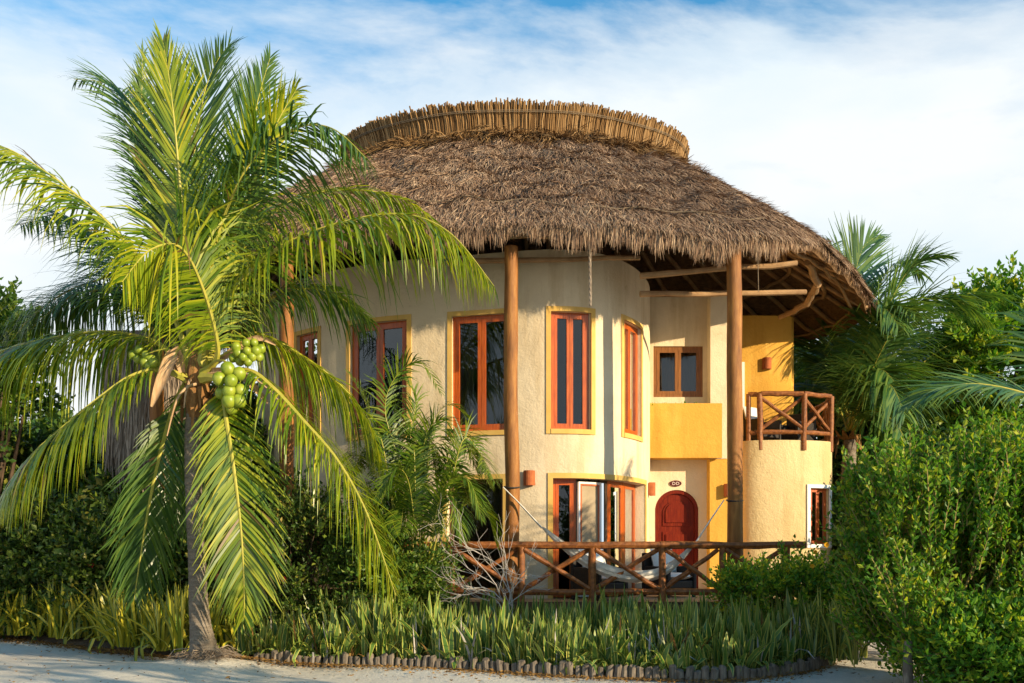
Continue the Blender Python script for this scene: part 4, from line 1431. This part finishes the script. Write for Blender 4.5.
# areca palm clump in front of the house
areca = thing('areca_palm', (0, 0, 0), 'bushy feathery areca palm growing in front of the lower left windows', 'palm')
AYc = 15.35
root_c = at(415, 600, AYc)
arf = [
    [(418, 600, 0), (405, 500, 0), (375, 430, .1), (362, 395, .1), (348, 372, .1)],
    [(418, 600, 0), (400, 470, -.1), (385, 410, -.2), (397, 375, -.3), (420, 362, -.4), (441, 392, -.45)],
    [(420, 600, 0), (420, 500, -.2), (425, 440, -.4), (440, 420, -.55), (462, 432, -.7)],
    [(422, 600, 0), (436, 510, 0), (455, 460, .05), (475, 455, .1), (492, 485, .1)],
    [(422, 600, 0), (430, 520, -.4), (450, 480, -.7), (470, 482, -.9), (482, 520, -1)],
    [(416, 600, 0), (400, 520, -.3), (375, 470, -.5), (355, 455, -.6), (335, 470, -.7)],
    [(416, 600, 0), (404, 510, .3), (390, 450, .5), (370, 430, .6), (350, 440, .7)],
    [(420, 600, 0), (424, 480, .2), (430, 430, .3), (448, 405, .35), (470, 418, .4)],
    [(420, 600, 0), (415, 530, -.5), (408, 480, -.8), (395, 470, -1.0), (378, 500, -1.1)],
    [(420, 600, 0), (432, 540, -.5), (440, 500, -.75), (455, 500, -.9), (462, 540, -1.0)],
    [(418, 600, 0), (412, 500, .1), (410, 440, .1), (416, 400, .1), (405, 378, .1)],
    [(420, 600, 0), (440, 540, .2), (465, 505, .3), (485, 510, .3), (497, 545, .3)],
    [(418, 600, 0), (392, 530, .1), (365, 490, .1), (345, 490, .1), (330, 520, .1)],
]
for _k in range(16):
    ax, ay = rng.uniform(350, 486), rng.uniform(435, 560)
    arf.append([(418, 600, 0), (418 + (ax - 418) * .35, 545, rng.normal(0, .15)), (418 + (ax - 418) * .7, ay - 18, rng.normal(0, .4)), (ax, ay - 8, rng.normal(0, .55)), (ax + .25 * (ax - 418), ay + 22, rng.normal(0, .65))])
for p in arf:
    frond(areca, pxf(p, AYc), .46, 62, .38, .012, ('areca', 'rachis'), .014, start=.42, lift=.25, spread=55, segs=3)

# ------------------------------------------------------------------ shrubs and trees
def shrub(name, label, cat, c, rad, ntw, nl, leafL, leafW, m, base=None, clumps=40, up=.5, group=None, twig=(.3, .6), stem_r=.03, holes=.0, flat=.0, stems=True, shape='ball', seed=None, stemmat='stem', shoots=0):
    """woody plant: stems to clump centres, twigs out of the clumps, paired leaves along the twigs"""
    root = thing(name, (0, 0, 0), label, cat, group)
    c, rad = np.asarray(c, float), np.asarray(rad, float)
    base = np.asarray(base if base is not None else [c[0], c[1], 0.05], float)
    d = nrm(rng.normal(size=(clumps, 3)))
    rr = rng.uniform(.35, 1.0, clumps)[:, None] ** .5
    if shape == 'box':
        q = rng.uniform(-1, 1, (clumps, 3)); q = np.sign(q) * np.abs(q) ** .8
        cc = c + q * rad * .92
    else:
        cc = c + d * rad * rr * .88
    cr = rng.uniform(.55, 1.15, clumps) * rad.mean() * 1.05 / clumps ** (1 / 3)
    g = Geo()
    nmain = min(clumps, 26)
    for k in range(nmain):
        e = cc[k]
        m1 = base + (e - base) * .45 + np.array([0, 0, .12]) * np.linalg.norm(e - base) + rng.normal(0, .05, 3)
        C, L = bez([base + rng.normal(0, .06, 3) * [1, 1, 0], m1, e], 10)
        g.tube(C, np.linspace(stem_r, stem_r * .25, 10), 6)
    g.build('branches' if cat == 'shrub' else 'trunk', M[stemmat], root, smooth=True)
    L0 = None
    k = rng.integers(0, clumps, ntw)
    off = nrm(rng.normal(size=(ntw, 3))) * (rng.random(ntw) ** .45)[:, None] * cr[k][:, None]
    B0 = cc[k] + off
    outd = nrm((B0 - c) / rad)
    D = nrm(outd * .8 + nrm(off) * .5 + np.array([0, 0, 1.0]) * up + rng.normal(0, .35, (ntw, 3)))
    L = rng.uniform(*twig, ntw)
    if shoots:      # long upright shoots standing out of the crown
        B0[:shoots] = c + np.c_[rng.uniform(-1, 1, shoots) * rad[0], rng.uniform(-1, .6, shoots) * rad[1], rng.uniform(.1, .8, shoots) * rad[2]]
        D[:shoots] = nrm(np.c_[rng.normal(0, .2, shoots), rng.normal(0, .2, shoots), np.ones(shoots)])
        rp = min(9, ntw // max(shoots, 1))
        for q in range(1, 3):      # the same shoot carries on upwards as further twigs
            sl = slice(shoots * q, shoots * (q + 1))
            D[sl] = nrm(D[:shoots] + rng.normal(0, .06, (shoots, 3)))
            L[:shoots] = .38
            L[sl] = .38
            B0[sl] = B0[shoots * (q - 1):shoots * q] + D[shoots * (q - 1):shoots * q] * .37
    i = np.arange(nl)
    t = (i + .5) / nl
    Bp = B0[:, None] + D[:, None] * (L[:, None] * t[None])[..., None]
    Bp[..., 2] -= (t[None] ** 2 * L[:, None] * .12)
    ref = nrm(rng.normal(size=(ntw, 3)))
    S1 = nrm(np.cross(D, ref))
    S2 = np.cross(D, S1)
    a = i * 2.4
    LD = nrm(D[:, None] * .75 + (np.cos(a)[None, :, None] * S1[:, None] + np.sin(a)[None, :, None] * S2[:, None]) + rng.normal(0, .2, (ntw, nl, 3)) + np.array([0, 0, .25]))
    n = ntw * nl
    Bp, LD = Bp.reshape(-1, 3), LD.reshape(-1, 3)
    keep = Bp[:, 2] > .05
    Bp, LD = Bp[keep], LD[keep]
    n = len(Bp)
    l = leafL * rng.uniform(.65, 1.2, n)
    g = Geo()
    sd = nrm(np.cross(LD, np.array([.25, -.2, .7]) + rng.normal(0, .75, (n, 3))))
    g.leaves(Bp, LD, sd, l, l * leafW, .18)
    mats = [M[m]]
    # the twigs themselves
    S_ = S1 * (.007 if shoots else .004)
    g.ribbon(np.stack([B0, B0 + D * L[:, None] * .5, B0 + D * L[:, None] * .98 - np.array([0, 0, .1]) * L[:, None]], 1), np.stack([S_, S_ * .8, S_ * .4], 1), 1)
    g.build('foliage' if cat == 'shrub' else 'crown', mats + [M[stemmat]], root)
    return root


#@@SHRUBS@@
# big bright shrub at right, front
shrub('garden_shrub', 'large bright green small leaved shrub filling the right foreground behind the grey post', 'shrub', (5.25, 11.7, 1.15), (1.0, .8, 1.05), 2500, 14, .085, .27, 'bush', base=(5.0, 11.6, .05), clumps=36, up=2.2, twig=(.35, .8), shape='box', shoots=150, stemmat='shoot', stem_r=.025)
shrub('garden_shrub', 'bright green shrub at the right edge with yellowish lower leaves', 'shrub', (6.3, 11.9, 1.35), (.85, .9, 1.15), 2200, 14, .085, .27, 'bush', base=(5.9, 11.5, .05), clumps=34, up=2.2, twig=(.35, .8), shape='box', shoots=120, stemmat='shoot', stem_r=.025)
shrub('garden_shrub', 'low sunlit shrub with yellow green leaves at the lower right corner', 'shrub', (5.4, 10.45, .42), (.95, .42, .5), 1150, 12, .095, .26, 'bush', base=(4.9, 10.6, .05), clumps=24, up=.6, stem_r=.015)
# taller darker ones behind
shrub('garden_shrub', 'tall green shrub behind the big bright shrub, under the palm frond', 'shrub', (6.7, 14.8, 1.8), (1.6, 1.2, 1.5), 2000, 12, .11, .26, 'bush2', clumps=50, up=.7, stem_r=.035)
shrub('tree', 'leafy green tree behind the palm at the far right with bare grey twigs', 'tree', (13.3, 27.0, 5.9), (2.6, 2.0, 2.7), 2600, 14, .20, .3, 'bush', base=(12.8, 27.5, .05), clumps=60, up=.3, twig=(.5, 1.0), stem_r=.12)
shrub('tree', 'dark green tree mass behind the balcony palm trunk', 'tree', (9.4, 30.0, 4.3), (3.2, 2.0, 3.6), 2600, 13, .22, .3, 'darkbush', base=(10, 30, .05), clumps=60, up=.3, twig=(.5, 1.0), stem_r=.12)
shrub('tree', 'green tree beside the right end of the villa wing', 'tree', (8.4, 21.0, 1.9), (1.5, 1.4, 1.9), 1700, 13, .13, .3, 'bush2', base=(8.4, 21, .05), clumps=45, up=.5, stem_r=.06)
# bushy shrub over the right end of the railing
shrub('garden_shrub', 'spreading shrub with a few orange flowers over the right end of the terrace railing', 'shrub', (4.05, 14.9, .72), (.98, .65, .55), 1000, 12, .08, .28, 'bush', base=(3.9, 14.9, .1), clumps=40, up=.5, stem_r=.018)
# green shrub beneath the areca palm
shrub('garden_shrub', 'green shrub at the foot of the areca palm left of the railing', 'shrub', (-1.85, 15.3, 1.1), (.75, .5, 1.0), 1200, 12, .085, .28, 'bush2', base=(-1.85, 15.3, .1), clumps=32, up=.5, stem_r=.018)
shrub('garden_shrub', 'dark tangled shrub under the drooping coconut frond', 'shrub', (-3.2, 15.5, 1.15), (.95, .55, 1.15), 1300, 11, .09, .27, 'darkbush', base=(-3.3, 15.5, .1), clumps=30, up=.4, stem_r=.02)
# left: the dark hedge of bushes
for (x, y, z, rx, ry, rz, n, m, lab) in [
    (-9.0, 18.6, 1.2, 1.5, 1.2, 1.25, 1500, 'darkbush', 'dark leafy shrub at the left edge behind the yellow bladed plants'),
    (-6.9, 18.0, 1.25, 1.2, 1.0, 1.3, 1500, 'darkbush', 'dark shrub with red hibiscus flowers left of the coconut palm trunk'),
    (-5.4, 17.5, 1.3, .9, .9, 1.3, 1000, 'darkbush', 'dark shrub straight behind the coconut palm trunk'),
    (-11.0, 23.0, 2.2, 2.0, 1.8, 2.0, 1500, 'darkbush', 'tall dark tree behind the shrubs at the left edge'),
    (-6.9, 21.2, 2.4, 2.1, 1.4, 2.5, 2000, 'darkbush', 'dark tree under the left eave of the roof'),
    (-7.1, 26.0, 3.3, 1.9, 1.4, 2.9, 1700, 'darkbush', 'dark tree behind the left end of the villa wall'),
    (-4.3, 17.0, 1.5, .8, .6, 1.5, 1100, 'darkbush', 'dark shrub behind the drooping fronds right of the palm trunk'),
]:
    k = 'tree' if 'tree' in lab.split(' behind')[0].split(' under')[0] else 'shrub'
    shrub('tree' if k == 'tree' else 'garden_shrub', lab, k, (x, y, z), (rx, ry, rz), n, 12, .13 if y < 20 else .19, .3, m, base=(x, y, .1), clumps=45, up=.35, twig=(.3, .7), stem_r=.03 if y < 20 else .08)
shrub('tree', 'sunlit green tree rising at the left edge behind the palm', 'tree', (-10.9, 20.6, 5.2), (1.0, 1.0, 1.7), 520, 12, .17, .3, 'bush2', base=(-10.9, 20.6, .1), clumps=36, up=.4, twig=(.4, .8), stem_r=.08)
# far belt
for (x, y, z, rx, rz, lab) in [(22, 44, 3.5, 5, 4.0, 'distant tree in the gap at the right edge'), (-21, 42, 3.0, 6, 4, 'distant tree beyond the left edge bushes'), (-14, 36, 3.0, 4, 3.8, 'distant tree seen between the left bushes and the roof'), (15.5, 36, 3.0, 4, 3.6, 'distant tree behind the leafy tree at the far right')]:
    shrub('tree', lab, 'tree', (x, y, z), (rx, 3, rz), 1300, 12, .38, .32, 'farleaf', base=(x, y, .05), clumps=50, up=.3, twig=(.7, 1.4), stem_r=.2)

# bare grey twigs by the railing
tw = thing('bare_shrub', (0, 0, 0), 'leafless pale grey branching shrub in front of the terrace railing', 'shrub')
g = Geo()


def branch(p, d, l, r, depth):
    pts = [p]
    for k in range(4):
        d = nrm(d + rng.normal(0, .16, 3) + np.array([0, 0, .03]))
        pts.append(pts[-1] + d * l / 4)
    g.tube(np.array(pts), np.linspace(r, r * .55, 5), 5)
    if depth:
        for k in range(3):
            q = pts[2 + (k % 3)] if k < 2 else pts[-1]
            branch(q, nrm(d + rng.normal(0, .45, 3)), l * rng.uniform(.55, .8), r * .6, depth - 1)


b = at(512, 622, 15.0)
for e in [(468, 540), (490, 548), (505, 560), (455, 575), (520, 575), (478, 520)]:
    d = at(e[0], e[1], 14.9) - b
    branch(b, nrm(d), np.linalg.norm(d) * .62, .013, 3)
g.build('branches', M['twiggrey'], tw, smooth=True)

# ------------------------------------------------------------------ snake plants
def blades(g, base, n, H, W, spread, cols, twist=.5, droop=.25):
    a = rng.uniform(0, 2 * math.pi, n)
    tilt = np.abs(rng.normal(0, spread, n))
    h = H * rng.uniform(.6, 1.15, n)
    o = np.c_[np.cos(a), np.sin(a), np.zeros(n)]
    B = base + o * rng.uniform(.0, .09, n)[:, None]
    k = 5
    P = []
    cur = B
    for i in range(k):
        P.append(cur)
        tl = tilt * (.6 + droop * 4 * i / k * tilt)
        d = o * np.sin(tl)[:, None] + np.array([0, 0, 1.0]) * np.cos(tl)[:, None]
        cur = cur + d * (h / (k - 1))[:, None]
    P = np.stack(P, 1)
    f = rng.uniform(0, math.pi, n)
    S = []
    for i, wp in enumerate((.6, .95, 1.0, .75, .06)):
        an = f + twist * i * .3
        S.append(np.c_[np.cos(an), np.sin(an), np.zeros(n)] * (W * wp * rng.uniform(.95, 1.05, n))[:, None])
    S = np.stack(S, 1)
    g.ribbon(P, S, cols=cols)


g = Geo()
SN = [(-1, -.72, 1), (-.72, .72, 0), (.72, 1, 1)]
cnt = 0
while cnt < 640:
    x = rng.uniform(-4.0, 4.7)
    f = bed_front(x)
    y = f + .12 + rng.random() ** 1.2 * (15.75 - f if x < 3.2 else 2.0)
    if math.hypot(x + 4.3, y - 13.9) < .45:
        continue
    blades(g, np.array([x, y, .08]), rng.integers(6, 14), (rng.uniform(.42, .84) + .14 * math.sin(x * 2.3 + y * 3)) * (1 if y - f > .35 else .72), rng.uniform(.032, .052), rng.choice([.25, .45, .7]), SN, droop=.5)
    cnt += 1
for q in range(120):
    x = rng.uniform(-3.8, 4.6)
    blades(g, np.array([x, bed_front(x) + rng.uniform(.1, .3), .08]), 6, rng.uniform(.35, .6), .032, .8, SN, droop=1.0)
for q in range(260):
    x = rng.uniform(-3.9, 4.7)
    blades(g, np.array([x, bed_front(x) + rng.uniform(.1, 1.8), .08]), 3, rng.uniform(.4, .75), .015, .7, [(-1, 1, int(rng.integers(2, 4)))], droop=1.0)
tag(g.build('snake_plant_bed', [M['snakegreen'], M['snakeedge'], M['twiggrey'], M['dryleaf']]), 'dense bed of yellow edged snake plants in front of the terrace railing', 'snake plants', kind='stuff')
LABS = ['at the far left end of the bed beside the sand', 'second from the left in the yellow bladed row', 'in front of the dark shrub at left', 'in front of the red hibiscus flowers', 'midway between the left edge and palm trunk', 'at the front of the row left of the palm', 'touching the left side of the palm trunk', 'behind the coconut palm trunk', 'at the back of the row below the dark shrub']
spots = [(-8.75, 17.95), (-8.0, 17.75), (-7.45, 17.35), (-6.85, 17.1), (-6.3, 16.6), (-5.8, 15.85), (-5.0, 15.2), (-4.4, 15.1), (-6.6, 17.3)]
for (x, y), lb in zip(spots, LABS):
    g = Geo()
    for q in range(15):
        blades(g, np.array([x + rng.normal(0, .26), y - .22 + rng.normal(0, .16), .1]), 9, rng.uniform(.7, 1.05), .033, .58, [(-1, .45, 0), (.45, 1, 1)], droop=.6)
    tag(g.build('yellow_bladed_plant', [M['yellowblade'], M['snakegreen']]), 'yellow and green bladed plant ' + lb, 'plant', 'yellow bladed plants left of the palm')
g = Geo()
for q in range(24):
    blades(g, np.array([4.35 + rng.normal(0, .28), 13.75 + rng.normal(0, .3), .1]), 8, rng.uniform(.7, 1.0), .02, .5, [(-1, .1, 0), (.1, 1, 1)], droop=.9)
tag(g.build('yellow_bladed_plant', [M['snakeedge'], M['snakegreen']]), 'arching strap leaved plant spilling over the right end of the log edging', 'plant')

# flowers
for (px, py, Y, m, lab, s) in [(92, 564, 16.9, 'flower', 'red hibiscus flower above the yellow bladed plants', .07), (24, 466, 18.0, 'flower', 'red flower high on the dark shrub at the left edge', .05),
                               (284, 579, 14.6, 'flower', 'pink red flower right of the hanging front frond', .05), (172, 525, 15.6, 'flower', 'red flower among the leaves left of the palm trunk', .045),
                               
                               (826, 545, 14.4, 'bloom', 'orange flower on the shrub below the small wing window', .05), (815, 552, 14.3, 'bloom', 'orange flower left on the shrub below the small wing window', .04), (812, 566, 14.2, 'bloom', 'lower orange flower on the shrub over the railing end', .04)]:
    g = Geo()
    c = at(px, py, Y)
    n = 5
    for lay in range(2):
        a = np.arange(n) * 2 * math.pi / n + lay * .6
        D = np.c_[np.cos(a), -.5 - .4 * lay + 0 * a, np.sin(a)]
        g.leaves(np.repeat(c[None], n, 0), D, np.c_[-np.sin(a), 0 * a, np.cos(a)], s, s * .45, .1)
    tag(g.build('flower', M[m]), lab, 'flower')

# log stakes edging the bed
edge = Path([tuple(p) for p in BED[5:]])
s = 0.05
proto = None
variants = []
for v in range(6):
    g = Geo()
    h = .155 + rng.normal(0, .018)
    r = .05 + rng.normal(0, .005)
    zz = np.array([-.1, .0, h * .5, h - .012, h])
    g.tube(np.c_[rng.normal(0, .003, 5), rng.normal(0, .003, 5), zz], [r, r, r * .98, r * .97, r * .85], 9)
    o = g.build('edging_stake', M['greypost'], smooth=False)
    tag(o, 'short weathered grey log stake in the low border edging the snake plant bed', 'edging stake', 'log stakes edging the planting bed')
    variants.append(o)
k = 0
while s < edge.L - 1.2:
    o = variants[k] if k < 6 else variants[rng.integers(0, 6)].copy()
    if k >= 6:
        COL.objects.link(o)
    p = edge.pos(s, .03)
    o.location = (p[0], p[1], rng.normal(-.01, .007))
    o.rotation_euler = (rng.normal(0, .07), rng.normal(0, .07), rng.uniform(0, 6))
    s += .100 + rng.normal(0, .003)
    k += 1

g = Geo()
p = at(878, 683, 11.6)
g.rod((p[0], 10.75, -.15), (p[0] + .02, 10.75, .62), .055, .05, 10, seg=5, wob=.004)
tag(g.build('wooden_post', M['greypost'], smooth=True), 'short weathered grey wooden post in front of the big green shrub', 'post')
g = Geo()
a = rng.uniform(0, 6.28, 60)
g.leaves(np.c_[rng.uniform(2.85, 4.0, 60), rng.uniform(20.45, 20.75, 60), np.full(60, 4.41)], np.c_[np.cos(a) * .5, np.sin(a) * .5, rng.uniform(.4, 1.2, 60)], np.c_[-np.sin(a), np.cos(a), 0 * a], rng.uniform(.15, .32, 60), .05, .2)
tag(g.build('planter_greenery', M['bush']), 'low green leaves growing in the ochre planter parapet', 'plant')

for (x, y, z, rx, rz, n, lab) in [(9.2, 5.2, 1.5, 1.6, 1.1, 420, 'tree out of frame to the right that shades the sand'), (5.7, 5.3, 3.35, 1.3, .75, 95, 'flat crowned tree out of frame just right of the camera'), (6.9, 2.6, 2.0, 1.4, 1.3, 550, 'tree out of frame beside the camera, to the right')]:
    shrub('tree', lab, 'tree', (x, y, z), (rx, rx, rz), n, 11, .16, .3, 'farleaf', base=(x, y, .0), clumps=34, up=.3, twig=(.3, .7), stem_r=.07)

# ------------------------------------------------------------------ light, sky, camera
w = bpy.data.worlds.new('World')
scene.world = w
w.use_nodes = True
nt = w.node_tree
bg = nt.nodes['Background']
sky = nt.nodes.new('ShaderNodeTexSky')
sky.sky_type = 'NISHITA'
sky.sun_disc = False
sky.sun_elevation = SUN_EL
sky.sun_rotation = math.pi - SUN_AZ
sky.air_density = 1.0; sky.dust_density = .6; sky.ozone_density = 2.0
tc = nt.nodes.new('ShaderNodeTexCoord')
mp = nt.nodes.new('ShaderNodeMapping')
mp.inputs['Scale'].default_value = (1.0, 1.0, 2.6)
mp.inputs['Location'].default_value = (.35, .1, .2)
nz = nt.nodes.new('ShaderNodeTexNoise'); nz.inputs['Scale'].default_value = 2.2; nz.inputs['Detail'].default_value = 9; nz.inputs['Roughness'].default_value = .58
nz.inputs['Distortion'].default_value = .35
nt.links.new(tc.outputs['Generated'], mp.inputs[0]); nt.links.new(mp.outputs[0], nz.inputs[0])
# more cloud towards the horizon
sx = nt.nodes.new('ShaderNodeSeparateXYZ'); nt.links.new(tc.outputs['Generated'], sx.inputs[0])
mz = nt.nodes.new('ShaderNodeMapRange'); mz.inputs[1].default_value = .22; mz.inputs[2].default_value = .50; mz.inputs[3].default_value = .36; mz.inputs[4].default_value = -.26
nt.links.new(sx.outputs[2], mz.inputs[0])
ad = nt.nodes.new('ShaderNodeMath'); ad.operation = 'ADD'
nt.links.new(nz.outputs[0], ad.inputs[0]); nt.links.new(mz.outputs[0], ad.inputs[1])
cr = ramp(nt, [(.32, 0.0), (.44, .7), (.56, 1.0)])
nt.links.new(ad.outputs[0], cr.inputs[0])
nz2 = nt.nodes.new('ShaderNodeTexNoise'); nz2.inputs['Scale'].default_value = 3.1; nz2.inputs['Detail'].default_value = 6
nt.links.new(mp.outputs[0], nz2.inputs[0])
cc = ramp(nt, [(.3, (4.6, 5.5, 6.1)), (.6, (5.9, 6.1, 6.15))])
nt.links.new(nz2.outputs[0], cc.inputs[0])
gain = nt.nodes.new('ShaderNodeMixRGB'); gain.blend_type = 'MULTIPLY'; gain.inputs[0].default_value = 1; gain.inputs[2].default_value = (.55, 1.35, 1.55, 1)
nt.links.new(sky.outputs[0], gain.inputs[1])
mx = nt.nodes.new('ShaderNodeMixRGB')
nt.links.new(cr.outputs[0], mx.inputs[0]); nt.links.new(gain.outputs[0], mx.inputs[1]); nt.links.new(cc.outputs[0], mx.inputs[2])
nt.links.new(mx.outputs[0], bg.inputs[0])
bg.inputs[1].default_value = .1

ld = bpy.data.lights.new('sun', 'SUN')
ld.energy = 4.7
ld.angle = R(.5)
ld.color = (1.0, .80, .52)
lo_ = bpy.data.objects.new('sun', ld)
COL.objects.link(lo_)
lo_.rotation_euler = SUNV.to_track_quat('Z', 'Y').to_euler()

cam = bpy.data.cameras.new('camera')
co = bpy.data.objects.new('camera', cam)
COL.objects.link(co)
co.location = (0, 0, CAMZ)
co.rotation_euler = (R(90), 0, 0)
cam.sensor_width = 36
cam.lens = 36 * F / 1024
cam.shift_y = (HZ - 341.5) / 1024
cam.clip_end = 5000
scene.camera = co
vs = scene.view_settings
vs.view_transform = 'Standard'; vs.look = 'None'; vs.gamma = 1; vs.exposure = .74; vs.use_curve_mapping = False
scene.cycles.max_bounces = 6
scene.cycles.transparent_max_bounces = 12
